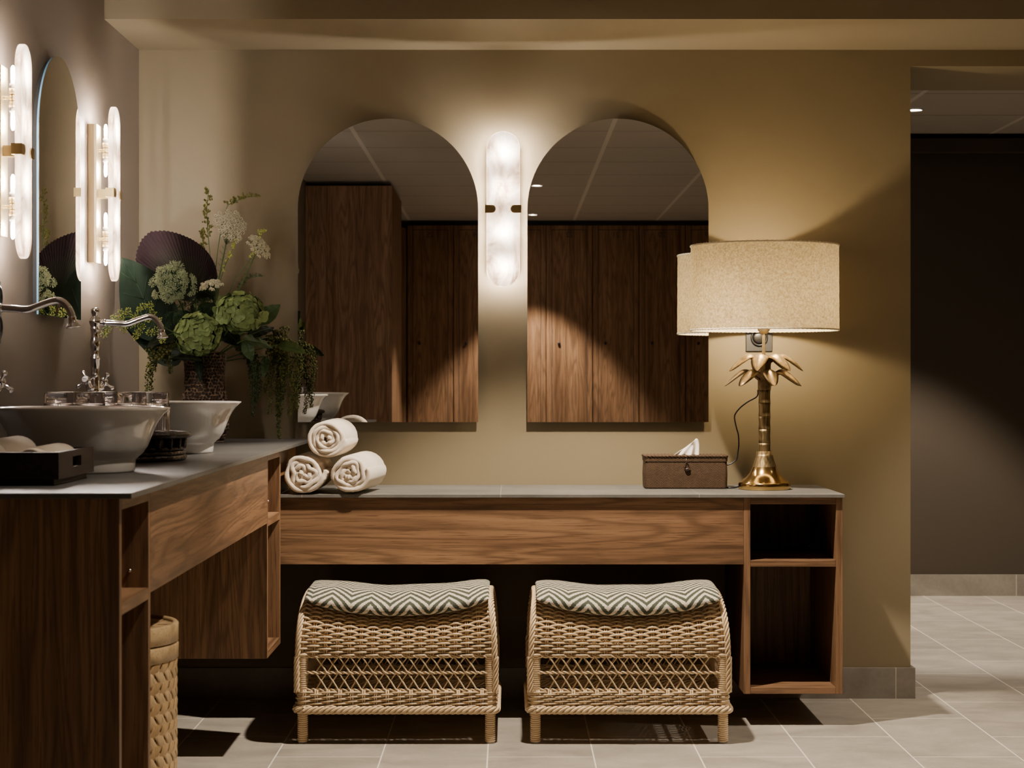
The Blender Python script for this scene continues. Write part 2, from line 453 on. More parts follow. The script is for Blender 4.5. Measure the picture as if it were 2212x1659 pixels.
def fan_mat():
    t = NT('purple_fan_leaf'); tc = t.n('ShaderNodeTexCoord'); sp = t.n('ShaderNodeSeparateXYZ'); t.l(tc.outputs['UV'], sp.inputs[0])
    c = t.ramp(sp.outputs[1], [(.0, (.015,.024,.011)), (.5, (.020,.021,.014)), (.8, (.021,.012,.014)), (1.0, (.017,.008,.010))])
    t.bsdf(c, .5, 0, .3); return t.m
M['fan'] = fan_mat()

# ------------------------------------------------------------ the room
XL = -1.233; XR = 1.336; ZC = 2.26; ZS = 2.158; XE = 3.3; YB = -8.0
structure('floor', MB().box(XL-.1, 4.6, YB-.6, 3.1, -.05, 0), M['floor'])
structure('wall_back', MB().box(XL-.1, XR, 0, .52, 0, ZC+.04).box(XR, 4.6, 0, .52, 2.103, ZC+.04).box(XE, 4.6, 0, .52, 0, 2.103), M['wall'])
structure('wall_left', MB().box(XL-.1, XL, YB-.6, 0, 0, ZC+.04), M['wall_left'])
structure('wall_right', MB().box(XE, XE+.1, YB-.6, 0, 0, ZC+.04), M['wall'])
structure('wall_front', MB().box(XL-.1, XE+.1, YB-.6, YB-.5, 0, ZC+.04), M['wall'])
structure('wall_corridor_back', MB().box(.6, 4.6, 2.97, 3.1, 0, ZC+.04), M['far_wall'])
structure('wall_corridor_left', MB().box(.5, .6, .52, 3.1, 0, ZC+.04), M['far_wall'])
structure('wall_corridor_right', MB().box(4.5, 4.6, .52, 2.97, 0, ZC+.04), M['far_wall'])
structure('ceiling', MB().box(XL-.1, 4.6, YB-.6, 3.1, ZC, ZC+.05), M['ceil'])
structure('trim_soffit', MB().box(XL, XE, -.535, 0, ZS, ZC), M['ceil_paint'])
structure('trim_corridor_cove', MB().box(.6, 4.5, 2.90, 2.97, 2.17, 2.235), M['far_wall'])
structure('baseboard_back', MB().box(XL, XR+.014, -.012, 0, 0, .102).box(XR, XR+.014, 0, .52, 0, .102), M['skirt'], .0008)
structure('baseboard_corridor', MB().box(.6, 4.5, 2.958, 2.97, 0, .104), M['skirt'])
structure('baseboard_left', MB().box(XL, XL+.012, YB, -.012, 0, .102), M['skirt_y'])

# ------------------------------------------------------------ the left vanity
Xf = -.68                     # face of the left vanity
ZT = .864                     # its worktop height
def yz(Z): return Z - D
g = single('stone_worktop', MB().box(XL+.001, -.652, yz(3.25), -.002, ZT-.010, ZT), M['top_y'], (-.94, -1.6, ZT-.010),
           'dark grey stone worktop under the two white bowl sinks', 'worktop', bevel=.0012)
zt = ZT-.0105; zb = .276
def vanity_unit(ya, yb, label, nm='open_shelf_unit'):
    t = thing(nm, (-.95, (ya+yb)/2, zb), label, 'shelf unit', 'open shelf units of the left vanity')
    th = .020
    part('side_panel', MB().box(XL+.002, Xf, ya, ya+th, zb, zt), M['wood_z2'], t, bevel=.0008)
    part('side_panel', MB().box(XL+.002, Xf, yb-th, yb, zb, zt), M['wood_z'], t, bevel=.0008)
    part('top_rail', MB().box(XL+.002, Xf, ya+th, yb-th, zt-.022, zt), M['wood_y'], t, bevel=.0008)
    part('shelf', MB().box(XL+.03, Xf, ya+th, yb-th, .646, .668), M['wood_y'], t, bevel=.0008)
    part('bottom_board', MB().box(XL+.002, Xf, ya+th, yb-th, zb, zb+.020), M['wood_y'], t, bevel=.0008)
    part('back_panel', MB().box(XL+.004, XL+.012, ya+th, yb-th, zb+.02, zt-.022), M['wood_z'], t)
    part('connector_screw', MB().lathe([(0,0),(.0032,0),(.0032,.002),(0,.0028)], (Xf-.035, yb-th, .700), 12, Matrix.Rotation(PI/2, 3, 'X')), M['silver_screw'], t)
    return t
vanity_unit(yz(3.285), yz(3.569), 'open oak shelf unit nearest the viewer, under the tray end of the worktop')
vanity_unit(yz(5.289), yz(5.60), 'open oak shelf unit at the far end, beside the rolled towels')
t = thing('fascia_panel', (Xf, yz(4.43), .656), 'long oak fascia panel under the sinks between two shelf units', 'panel')
part('front_board', MB().box(Xf-.02, Xf, yz(3.5695), yz(5.2885), .656, zt), M['wood_y2'], t, bevel=.0008)
part('support_board', MB().box(XL+.002, Xf-.021, yz(3.5695), yz(5.2885), .80, .82), M['wood_y'], t)
t = thing('filler_panel', (-.715, yz(5.9), .711), 'light oak filler panel behind the rolled towels', 'panel')
part('board', MB().box(-.72, -.703, yz(5.601), yz(6.20), .7115, zt), M['wood_edge'], t, bevel=.0008)

# ------------------------------------------------------------ the right counter
HC = .710; Yf = -.514
single('stone_worktop', MB().box(-.700, 1.024, -.527, -.002, HC-.0105, HC), M['top_x'], (.16, -.26, HC-.0105),
       'grey tiled stone worktop carrying towels, tissue box and palm lamp', 'worktop', bevel=.0012)
single('fascia_panel', MB().box(-.700, .7165, Yf, Yf+.02, .495, HC-.011), M['wood_x'], (.0, Yf, .495),
       'long oak fascia panel above the two rattan stools', 'panel', bevel=.0008)
t = thing('open_shelf_unit', (.868, -.26, .099), 'open oak shelf unit under the palm lamp, right of the stools', 'shelf unit')
x0, x1 = .717, 1.019
part('side_panel', MB().box(x0, x0+.020, Yf, -.013, .099, HC-.011), M['wood_z'], t, bevel=.0008)
part('side_panel', MB().box(x1-.020, x1, Yf, -.013, .099, HC-.011), M['wood_z'], t, bevel=.0008)
part('top_rail', MB().box(x0+.0202, x1-.0202, Yf+.001, -.013, HC-.031, HC-.011), M['wood_x2'], t, bevel=.0008)
part('shelf', MB().box(x0+.0202, x1-.0202, Yf+.001, -.022, .488, .508), M['wood_x2'], t, bevel=.0008)
part('bottom_board', MB().box(x0+.0202, x1-.0202, Yf+.001, -.022, .0995, .119), M['wood_x2'], t, bevel=.0008)
part('back_panel', MB().box(x0+.0202, x1-.0202, -.021, -.014, .12, .487).box(x0+.0202, x1-.0202, -.021, -.014, .509, .678), M['wood_z'], t)

# ------------------------------------------------------------ mirrors
def arch(w, h, n=48, inset=0):
    r = w/2 - inset; pts = [(-r, inset), (r, inset)]
    zc = h - w/2
    for i in range(n+1):
        a = PI*i/n; pts.append((r*math.cos(a), zc + r*math.sin(a)))
    return pts
def arch_mirror(w, h, loc, rz, label, top=1.0):
    t = thing('arched_mirror', loc, label, 'mirror', rz=rz)
    o = arch(w, h)
    if top != 1.0:
        r = w/2; zc = h - r*top
        o = [(-r, 0), (r, 0)] + [(r*math.cos(PI*i/56), zc + r*top*math.sin(PI*i/56)) for i in range(57)]
    inn = [(x*.975, z*.99+.004) for x, z in o]
    part('mirror_face', MB().prism(o, -.0250, -.0235), M['mirror'], t, world=False)
    part('glass_edge', MB().prism(o, -.0234, -.0190), M['glass_edge'], t, world=False)
    part('backing_board', MB().prism([(x*.86, z*.94+.03) for x, z in o], -.0189, -.0008), M['dark_void'], t, world=False)
    return t
arch_mirror(.598, 1.0065, (-.402, 0, .919), 0, 'arched mirror on the back wall nearest the flowers, above the rolled towels')
arch_mirror(.601, 1.0065, (.3605, 0, .919), 0, 'arched mirror on the back wall half behind the cream lampshade')
arch_mirror(.475, .700, (XL, yz(5.075), 1.228), PI/2, 'narrow arched mirror on the left wall between two side lights')

# ------------------------------------------------------------ alabaster wall lights
def stadium(hw, hh, n=20):
    p = [(hw*math.cos(a), -(hh-hw) + hw*math.sin(a)) for a in [PI + PI*i/n for i in range(n+1)]]
    p += [(hw*math.cos(a), (hh-hw) + hw*math.sin(a)) for a in [PI*i/n for i in range(n+1)]]
    return p
def make_sconce(loc, rz, label):
    t = thing('wall_sconce', loc, label, 'wall light', 'alabaster wall lights', rz)
    part('backplate', MB().box(-.030, .030, -.027, -.0005, -.203, .203), M['brass'], t, world=False, bevel=.0012)
    S_ = stadium(.055, .256); fr = MB().prism(S_, -.079, -.066)
    fr.f.pop(1); fr.sm.pop(1)            # the back is a skin of its own
    part('alabaster_slab', fr, M['alabaster'], t, world=False, bevel=.0030, seg=3)
    bk = MB().prism(stadium(.0548, .2558), -.0662, -.0660); bk.f = bk.f[:1]; bk.sm = bk.sm[:1]
    part('slab_back', bk, M['alabaster_back'], t, world=False)
    br = MB().box(-.016, .016, -.058, -.0275, -.013, .013).box(-.0595, .0595, -.0615, -.058, -.013, .013)
    for s in (-1, 1):
        br.box(s*.0565, s*.0595, -.0835, -.0615, -.013, .013)
        pts = [(.0594, -.013), (.0594, .013)] + [(.036 + .011*0 - .013*math.sin(a)*.9, .013*math.cos(a)) for a in [PI*i/10 for i in range(11)]]
        if s > 0: o = [(x, z) for x, z in pts]
        else: o = [(-x, z) for x, z in pts][::-1]
        br.prism(o, -.0835, -.0802)
    part('clamp', br, M['brass_dark'], t, world=False)
    for zc in (.128, -.132):
        R = Matrix.Rotation(PI/2, 3, 'X')
        b = MB().ball((0, -.047, zc), .0095, 14, 8)
        b.lathe([(.0045, 0), (.0045, .0125), (.007, .0125), (.007, .016), (.0045, .016), (.0045, .022)], (0, -.0275, zc), 12, R)
        for s in (1, -1):
            S = Matrix.Diagonal(Vector((1, 1, s)))
            b.lathe([(0, .009), (.0095, .009), (.0095, .0225), (0, .0225)], (0, -.047, zc), 16, S)
        j = part('bulb_holder', b, M['brass'], t, world=False)
        for s in (1, -1):
            S = Matrix.Diagonal(Vector((1, 1, s)))
            part('ceramic_socket', MB().lathe([(0, .0228), (.0080, .0228), (.0080, .034), (.0055, .0345), (.0055, .044), (0, .044)], (0, -.047, zc), 16, S), M['ceramic'], j, world=False)
            part('bulb', MB().lathe([(0, .0445), (.0048, .0450), (.0050, .064), (.0042, .072), (.0018, .077), (0, .0775)], (0, -.047, zc), 12, S), M['bulb'], j, world=False)
    return t
sA = make_sconce((-.020, 0, 1.621), 0, 'alabaster wall light facing forward between the two large arched mirrors')
dup(sA, (XL, yz(5.535), 1.605), PI/2, 'alabaster side light on the left wall, between its mirror and the flowers')
dup(sA, (XL, yz(4.50), 1.605), PI/2, 'alabaster side light at the far left edge, in front of the narrow mirror')

# ------------------------------------------------------------ bowl sinks
def make_bowl(loc, label):
    t = thing('bowl_sink', loc, label, 'sink', 'white bowl sinks on the left worktop')
    out = [(.0, 0), (.113, 0), (.1155, .004), (.1165, .018), (.1175, .026), (.122, .031), (.131, .038), (.1425, .054), (.1515, .077), (.159, .096), (.168, .112), (.178, .124), (.187, .1315), (.190, .1350), (.1895, .1375), (.1865, .1375)]
    inn = [(.180, .133), (.170, .122), (.160, .107), (.150, .086), (.136, .062), (.115, .044), (.075, .034), (.02, .031), (.0, .031)]
    part('bowl', MB().lathe(out + inn, (0,0,0), 96), M['porcelain'], t, world=False)
    part('drain', MB().lathe([(0, .0315), (.020, .0315), (.021, .034), (.012, .0355), (0, .036)], (0,0,0), 24), M['chrome'], t, world=False)
    return t
bw = make_bowl((-.912, yz(4.0), ZT+.0003), 'white porcelain bowl sink nearest the viewer, beside the black tray')
dup(bw, (-.907, yz(5.03), ZT+.0003), None, 'white porcelain bowl sink farther back, in front of the vase')

# ------------------------------------------------------------ bridge-style taps
def make_tap(loc, label):
    t = thing('mixer_tap', loc, label, 'tap', 'chrome taps behind the bowl sinks')
    k = 1/809.0
    def zz(y): return (H + (VY - y)*k) - (ZT + .0003)
    prof = [(0, 0), (.027, 0), (.028, .004), (.022, .009), (.0155, .014), (.0135, .03)]
    for y, r in ((845, 11.5), (838, 9.5), (812, 9.5), (778, 9.6), (776, 11), (773, 11), (771, 9), (762, 7.4), (755, 8.6), (749, 10.6), (740, 11), (733, 9.5), (727, 8), (720, 8.2), (714, 9.4), (711, 10.5), (709, 10.3), (707, 9), (705, 9.4), (700, 12), (696, 13.2), (691, 12.6), (686, 9.5), (683, 5.5), (682.5, 6), (680, 6.2), (676, 8), (671, 9.2), (668, 8.6), (666, 6.2), (665, 3)):
        prof.append((r*k, zz(y)))
    prof.append((0, zz(664.6)))
    part('column', MB().lathe(prof, (0,0,0), 40), M['chrome'], t, world=False)
    sp = [(216, 697.3), (228, 697.6), (250, 698.5), (268, 700), (278, 698.6), (290, 694), (305, 688.6), (318, 684.8), (326, 684.6), (334, 688), (341, 695), (346, 704), (348.5, 713)]
    fine = []
    for i in range(len(sp)-1):
        for q in range(4):
            f = q/4; p0 = sp[max(i-1,0)]; p1 = sp[i]; p2 = sp[i+1]; p3 = sp[min(i+2, len(sp)-1)]
            fine.append(tuple(.5*((2*b)+(-a+c)*f+(2*a-5*b+4*c-d)*f*f+(-a+3*b-3*c+d)*f**3) for a, b, c, d in zip(p0, p1, p2, p3)))
    fine.append(sp[-1])
    pts = [((x-205)*k, 0, zz(y)) for x, y in fine]
    s = MB().tube(pts, .0079, 20)
    s.tube([((217-205)*k, 0, zz(697.3)), ((222-205)*k, 0, zz(697.3)), ((224-205)*k, 0, zz(697.3)), ((228-205)*k, 0, zz(697.3)), ((229-205)*k, 0, zz(697.3))], [.0072, .0072, .0095, .0100, .0085], 20)
    d = Vector((349.5-346, 0, -(731-704))).normalized(); p = Vector(((348-205)*k, 0, zz(711)))
    nz = [(0, .0080), (.004, .0095), (.006, .0085), (.012, .0098), (.019, .0125), (.0205, .0152), (.0245, .0155), (.025, .0125), (.020, .0100), (.020, 0.0005)]
    s.tube([p + d*a for a, _ in nz], [r for _, r in nz], 24)
    part('spout', s, M['chrome'], t, world=False)
    for (cx, cy, cz, ax) in ((-.012, -.045, zz(822), (-.28, -.85, .38)), (.012, .045, zz(826), (.22, .85, .38))):
        a = Vector(ax).normalized(); q = a.to_track_quat('Z', 'Y').to_matrix(); c = Vector((cx, cy, cz))
        h = MB()
        h.tube([Vector((0, cy*.15, zz(838))), Vector((cx*.7, cy*.75, zz(838))), c - a*.004], [.0095, .0095, .0085], 18)
        h.lathe([(.0085, -.006), (.0115, -.004), (.0118, .004), (.0100, .008), (0, .009)], c, 20, q)
        for j in range(4):
            an = PI*j/2 + .62
            dr = q @ Vector((math.cos(an), math.sin(an), 0))
            h.tube([c, c + dr*.010, c + dr*.020, c + dr*.0245, c + dr*.028, c + dr*.0315, c + dr*.0335], [.0058, .0042, .0036, .0056, .0066, .0054, .0010], 14)
        hh = part('cross_handle', h, M['chrome'], t, world=False)
        part('index_button', MB().lathe([(0, .0092), (.0088, .0092), (.0088, .0112), (0, .0122)], c, 24, q), M['porcelain'], hh, world=False)
        tx = text_mb('Hot' if cy < 0 else 'Cold', .0062, .0003)
        xform(tx, Matrix.Translation(c + a*.0126) @ q.to_4x4() @ Matrix.Rotation(PI if cy > 0 else 0, 4, 'Z'))
        part('lettering', tx, M['ink'], hh, world=False)
    return t
tp = make_tap((-1.106, yz(5.03), ZT+.0003), 'tall chrome mixer tap with cross handles, in front of the flowers')
dup(tp, (-1.106, yz(4.0), ZT+.0003), None, 'chrome tap cut by the left edge, its spout over the nearer bowl')

# ------------------------------------------------------------ tumblers in the round rattan tray
TX, TY = -.978, yz(4.58)
t = thing('round_rattan_tray', (TX, TY, ZT), 'dark lacquered round rattan tray of tumblers between the two bowls', 'tray')
def ring(mb, R, z, r, c=(TX, TY), n=96, wob=.0012, cnt=70, flat=1.0):
    pts = [(c[0]+(R+wob*math.sin(cnt*a))*math.cos(a), c[1]+(R+wob*math.sin(cnt*a))*math.sin(a), z) for a in [2*PI*i/(n*2) for i in range(n*2)]]
    return mb.tube(pts, r, 10, closed=True, flat=flat)
b = MB(); ring(b, .184, ZT+.0075, .007); ring(b, .182, ZT+.019, .0055); ring(b, .182, ZT+.030, .0055)
part('base_ring', b, M['dark_rattan'], t)
part('floor_disc', MB().lathe([(0, ZT+.024), (.180, ZT+.024), (.180, ZT+.030), (0, ZT+.030)], (TX, TY, 0), 64), M['dark_rattan'], t)
b = MB()
for i in range(28):
    a = 2*PI*i/28; b.tube([(TX+.182*math.cos(a), TY+.182*math.sin(a), ZT+.03), (TX+.185*math.cos(a), TY+.185*math.sin(a), ZT+.058)], .0085, 8)
b.lathe([(.178, ZT+.03), (.180, ZT+.058)], (TX, TY, 0), 64)
part('side_wall', b, M['dark_rattan'], t)
b = MB(); ring(b, .190, ZT+.062, .0085, wob=.0018, cnt=90, flat=1.5)
part('top_rim', b, M['dark_rattan'], t)
def glass_mb():
    def rf(r, z, an): return r*(1 + .022*math.cos(an*40)) if z < .098 else r
    out = [(.0365, .0), (.0372, .001), (.0372, .02), (.0362, .06), (.0352, .096), (.0345, .099), (.0346, .121), (.0335, .1245), (.031, .1255), (0, .1255)]
    inn = [(0, .100), (.027, .100), (.0315, .096), (.0335, .06), (.0345, .02), (.0347, .001), (.0355, 0)]
    mb = MB(); rows = out + inn
    def rfun(r, z, an): return rf(r, z, an)
    mb.lathe([(r, z) for r, z in out], (0,0,0), 120, rfun=rfun)
    i0 = len(mb.v)
    mb.lathe(inn, (0,0,0), 120)
    # join outer and inner lips
    for k in range(120):
        k2 = (k+1) % 120; a = k; a2 = k2; c = i0 + 1 + 5*120 + k; c2 = i0 + 1 + 5*120 + k2
        mb.face((a2, a, c, c2), True)
    return mb
gl = None
spots = [(-.112, -.055), (.0, -.112), (.100, -.058), (.104, .062), (.002, .118), (-.104, .060), (0, .002), (-.032, -.075)]
spots = [(-.100, -.072), (-.013, -.125), (.079, -.095), (.118, -.012), (.072, .078), (-.028, .100), (-.110, .030), (.000, -.020)]
gl_labels = ['upturned ribbed tumbler at the left front of the round tray', 'upturned ribbed tumbler at the front of the round tray, below the tap handles',
             'upturned ribbed tumbler at the right front of the round tray', 'upturned ribbed tumbler farthest right on the round tray', 'upturned ribbed tumbler at the right back of the round tray',
             'upturned ribbed tumbler at the very back of the round tray', 'upturned ribbed tumbler farthest left on the round tray', 'upturned ribbed tumbler in the middle of the round tray']
gm = glass_mb().data('tumbler', M['glass'])
for i, (dx, dy) in enumerate(spots):
    o = bpy.data.objects.new('tumbler', gm); link(o); o.location = (TX+dx, TY+dy, ZT+.0315); props(o, gl_labels[i], 'glass', 'ribbed tumblers on the round tray')
    o.scale = (1, 1, 1.075)

# ------------------------------------------------------------ black tray with washcloths
bx0, bx1, by0, by1 = -1.16, -.829, yz(3.466), yz(3.76); bz0, bz1 = ZT+.0003, .926; ti = .012
t = thing('black_tray', ((bx0+bx1)/2, (by0+by1)/2, ZT), 'black wooden tray with handle holes and two rolled washcloths', 'tray')
part('plinth', MB().box(bx0+.012, bx1-.012, by0+.012, by1-.012, bz0, bz0+.012), M['dark_wood'], t)
part('tray_floor', MB().box(bx0, bx1, by0, by1, bz0+.012, bz0+.018), M['dark_wood'], t)
part('long_side', MB().box(bx0, bx1, by0, by0+ti, bz0+.018, bz1), M['dark_wood'], t, bevel=.001)
part('long_side', MB().box(bx0, bx1, by1-ti, by1, bz0+.018, bz1), M['dark_wood'], t, bevel=.001)
for xs in (bx0, bx1-ti):
    ym = (by0+by1)/2; hw = .036
    b = MB().box(xs, xs+ti, by0+ti, ym-hw, bz0+.018, bz1).box(xs, xs+ti, ym+hw, by1-ti, bz0+.018, bz1)
    b.box(xs, xs+ti, ym-hw, ym+hw, bz0+.018, bz0+.030).box(xs, xs+ti, ym-hw, ym+hw, bz1-.012, bz1)
    part('handle_end', b, M['dark_wood'], t)

def rolled(L, R, tk, turns, seed, sx=1.0, sz=1.0, wob=.0, r0=.005, tail=0.0, tail_dir=0, phase=0.0):
    "a rolled towel, axis along +Y from y=0, centre of roll at the origin"
    rg = random.Random(seed); mb = MB(); N = int(turns*44)
    ph = [rg.uniform(0, 6.28) for _ in range(6)]
    pts = []
    for i in range(N+1):
        f = i/N; a = 2*PI*turns*(f**.93) + phase
        r = r0 + (R - tk/2 - r0)*f**.90
        w = wob*(1-f**3)*(math.sin(3*a+ph[0])*.5 + math.sin(5.3*a+ph[1])*.35 + math.sin(2.1*a+ph[2])*.4)
        r2 = max(.003, r + w*R)
        pts.append(Vector((r2*math.cos(a)*sx, 0, r2*math.sin(a)*sz)))
    if tail:
        d = (pts[-1]-pts[-2]).normalized(); p = pts[-1]
        for q in range(1, 9): pts.append(p + d*tail*q/8 + Vector((0,0,tail_dir*(q/8)**2)))
    n = len(pts); b0 = None
    prof = [(-.5, L-.006), (-.5, .009), (-.46, .0035), (-.28, .0008), (0, 0), (.28, .0008), (.46, .0035), (.5, .009), (.5, L-.006), (.3, L), (-.3, L)]
    def fn(u, v):
        i = min(n-1, int(round(u*(n-1)))); j = int(round(v*len(prof))) % len(prof)
        tng = (pts[min(i+1,n-1)] - pts[max(i-1,0)]).normalized(); nr = Vector((tng.z, 0, -tng.x))
        o, y = prof[j]; th = tk*(1 + .10*math.sin(i*.9+seed)+.06*math.sin(i*2.3))
        if i == 0 or i == n-1: th *= .45
        y2 = y + (.0025*math.sin(i*.37+seed) if y < .02 else .004*math.sin(i*.21))
        return pts[i] + nr*o*th + Vector((0, y2, 0))
    mb.grid(fn, n, len(prof)+1)
    k = len(prof)+1
    mb.face([j for j in range(k-1)]); mb.face([(n-1)*k + j for j in range(k-1)][::-1])
    # a soft core so no hole is seen right through
    mb.lathe([(0, .03), (R*.90, .03), (R*.96, L-.012), (R*.8, L-.001), (0, L+.003)], (0,0,0), 24, Matrix.Rotation(-PI/2, 3, 'X') @ Matrix.Diagonal(Vector((sx, sz, 1))))
    return mb
def towel(loc, rz, label, cat='towel', group='rolled cream towels on the counter', nm='rolled_towel', **kw):
    mb = rolled(**kw)
    return single(nm, mb, M['terry'], loc, label, cat, group, rz=rz, world=False)
towel((-.627, -.533, HC+.0635), -math.radians(1), 'crumpled cream rolled towel at the lower left of the stack', L=.26, R=.062, tk=.0155, turns=3.6, seed=3, sx=1.10, sz=1.0, wob=.15, phase=2.2, tail=.03)
towel((-.487, -.534, HC+.0635), -math.radians(7), 'cream rolled towel at the lower right of the stack, flap underneath', L=.27, R=.062, tk=.0150, turns=3.8, seed=5, sx=1.05, sz=1.0, wob=.10, phase=.0+1.6, tail=.0)
towel((-.558, -.530, HC+.170), -math.radians(3), 'cream rolled towel lying on top of the other two', L=.26, R=.0600, tk=.0135, turns=4.2, seed=8, sx=1.10, sz=1.0, wob=.035, phase=5.0)
towel((-.968, by0+.016, ZT+.053), 0, 'higher rolled washcloth, cut by the left edge, in the black tray', 'washcloth', 'rolled washcloths in the black tray', 'rolled_washcloth', L=.24, R=.034, tk=.008, turns=3, seed=11, sx=1.2)
towel((-.8855, by0+.020, ZT+.0455), 0, 'lower rolled washcloth beside the handle hole of the black tray', 'washcloth', 'rolled washcloths in the black tray', 'rolled_washcloth', L=.23, R=.027, tk=.007, turns=3, seed=14, sx=1.4)

# ------------------------------------------------------------ tissue box
TBx0, TBx1, TBy0, TBy1 = .4355, .699, -.24, -.115; hb = .103
cx, cy = (TBx0+TBx1)/2, (TBy0+TBy1)/2
t = thing('tissue_box', (cx, cy, HC), 'woven brown seagrass tissue box with a white tissue', 'tissue box')
def rrect(hx, hy, r, n=5):
    p = []
    for (sx, sy, a0) in ((1,-1,-PI/2),(1,1,0),(-1,1,PI/2),(-1,-1,PI)):
        for i in range(n+1):
            a = a0 + PI/2*i/n; p.append((sx*(hx-r)+r*math.cos(a), sy*(hy-r)+r*math.sin(a)))
    return p
def rr_stack(mb, rows, c, r=.012):
    "rows: (hx, hy, z) from bottom to top, capped both ends"
    b = len(mb.v); n = None
    for hx, hy, z in rows:
        o = rrect(hx, hy, r); n = len(o)
        for x, y in o: mb.vert((c[0]+x, c[1]+y, z))
    for i in range(len(rows)-1):
        for k in range(n):
            k2 = (k+1) % n; mb.face((b+i*n+k, b+i*n+k2, b+(i+1)*n+k2, b+(i+1)*n+k), False)
    mb.face([b+k for k in range(n)][::-1]); mb.face([b+(len(rows)-1)*n+k for k in range(n)])
    return mb
hx, hy = (TBx1-TBx0)/2, (TBy1-TBy0)/2
part('box_body', rr_stack(MB(), [(hx-.002, hy-.002, HC+.0005), (hx, hy, HC+.004), (hx+.0012, hy+.001, HC+.05), (hx-.001, hy, HC+hb-.016)], (cx, cy)), M['seagrass'], t)
part('lid', rr_stack(MB(), [(hx+.001, hy+.002, HC+hb-.0155), (hx+.0015, hy+.002, HC+hb-.003), (hx+.002, hy+.003, HC+hb), (hx, hy, HC+hb+.003)], (cx, cy)), M['seagrass'], t)
rim = MB(); o = rrect(hx+.002, hy+.003, .013, 8)
for ph in (0, PI):
    pts = []
    for i in range(len(o)):
        x0_, y0_ = o[i]; x1_, y1_ = o[(i+1) % len(o)]
        seg = max(1, int(math.hypot(x1_-x0_, y1_-y0_)/.002))
        for q in range(seg):
            f = q/seg; s_ = len(pts)*.55 + ph
            pts.append((cx+x0_+(x1_-x0_)*f, cy+y0_+(y1_-y0_)*f + .0012*math.cos(s_), HC+hb+.001+.0018*math.sin(s_)))
    rim.tube(pts, .0017, 6, closed=True)
part('braided_rim', rim, M['seagrass'], t)
lat = MB().ball((cx+.003, TBy0-.006, HC+.062), .0055, 10, 6, (1.7, .9, 1))
lat.tube([(cx, TBy0-.002, HC+hb), (cx-.001, TBy0-.004, HC+.085), (cx-.008, TBy0-.005, HC+.068), (cx-.003, TBy0-.006, HC+.062)], .0011, 6)
lat.tube([(cx, TBy0-.002, HC+hb), (cx+.001, TBy0-.004, HC+.088), (cx+.012, TBy0-.005, HC+.066), (cx+.004, TBy0-.006, HC+.060)], .0011, 6)
part('toggle', lat, M['dark_rattan'], t)
def tis(u, v):
    w = .040*(1-v)**.8 + .014*v
    x = (u-.5)*2*w + .022*v
    z = HC+hb+.002 + v*.050*(1 - .50*max(0, .5-u)*2*v**.3) + .004*math.sin(u*9)*v
    y = .010*math.sin(u*7.5+v*2) + .006*math.sin(u*17)*(1-v) - .004
    return (cx+.006+x, cy+y, z)
o = single('paper_tissue', MB().grid(tis, 26, 14), M['tissue'], (cx, cy, HC+hb+.004), 'white paper tissue standing up out of the woven box', 'tissue')
sd = o.modifiers.new('thick', 'SOLIDIFY'); sd.thickness = .0008

# ------------------------------------------------------------ palm table lamp
LX, LY = .8145, yz(6.01)
def lz(y): return H + (VY - y)/677.0
t = thing('palm_table_lamp', (LX, LY, HC), 'brass palm-tree table lamp with a cream boucle drum shade', 'table lamp')
part('base', MB().lathe([(0, HC+.0005), (.0815, HC+.0005), (.0830, HC+.002), (.0830, HC+.019), (.0810, HC+.0225), (.0800, HC+.0230), (.076, HC+.026), (.062, HC+.036), (.048, HC+.050), (.040, HC+.066), (.0375, HC+.072)], (LX, LY, 0), 64), M['brass_base'], t)
tr = [(.0375, HC+.0721), (.0325, HC+.088), (.0275, HC+.105), (.0248, HC+.122), (.0238, lz(985)-.001), (.0215, lz(985))]
ys = [985, 957, 927, 899, 870, 842]
for a, b_ in zip(ys[:-1], ys[1:]):
    z0, z1 = lz(a)+.0006, lz(b_)-.0006
    tr += [(.0165, z0-.0006), (.0192, z0), (.0185, (z0*.7+z1*.3)), (.0180, (z0+z1)/2), (.0186, z1*.8+z0*.2), (.0196, z1), (.0165, z1+.0006)]
tr.append((0, lz(841)))
part('trunk', MB().lathe(tr, (LX, LY, 0), 40), M['bronze'], t)
crown = MB().lathe([(0, lz(843)), (.0205, lz(843)), (.0215, lz(835)), (.0215, lz(815)), (.0205, lz(790)), (.024, lz(772)), (.020, lz(768)), (0, lz(768))], (LX, LY, 0), 8, smooth=False)
part('crown_core', crown, M['bronze_leaf'], t)
def palm_leaf(z_att, ang, ln, rise, drop, wd, r_at):
    mb = MB(); N = 14
    ca, sa = math.cos(ang), math.sin(ang)
    def fn(u, v):
        f = u; s_ = (v-.5)*2
        r = r_at + ln*(f**.95)
        z = rise*math.sin(min(1, f*1.9)*PI/2) - drop*max(0, f-.22)**1.75*1.5
        w = wd*(math.sin(PI*min(1, (f*.86+.14)))**.75)*(1 if f < .995 else 0)
        zz_ = z - abs(s_)**1.5*w*.85*(.35+f*.5)
        x = r*ca - s_*w*sa*.92; y = r*sa + s_*w*ca*.92
        return (LX+x, LY+y, z_att+zz_)
    mb.grid(fn, N, 7)
    return mb
for tier, (za, n_, off, ln, rs, dr, r_) in enumerate(((lz(800)-.028, 7, .35, .112, .038, .062, .014), (lz(765)-.024, 7, .80, .108, .030, .062, .014))):
    for i in range(n_):
        o = part('palm_leaf', palm_leaf(za, 2*PI*i/n_ + off, ln, rs, dr, .027, r_), M['bronze_leaf'], t)
        m = o.modifiers.new('thick', 'SOLIDIFY'); m.thickness = .0028; m.offset = 0
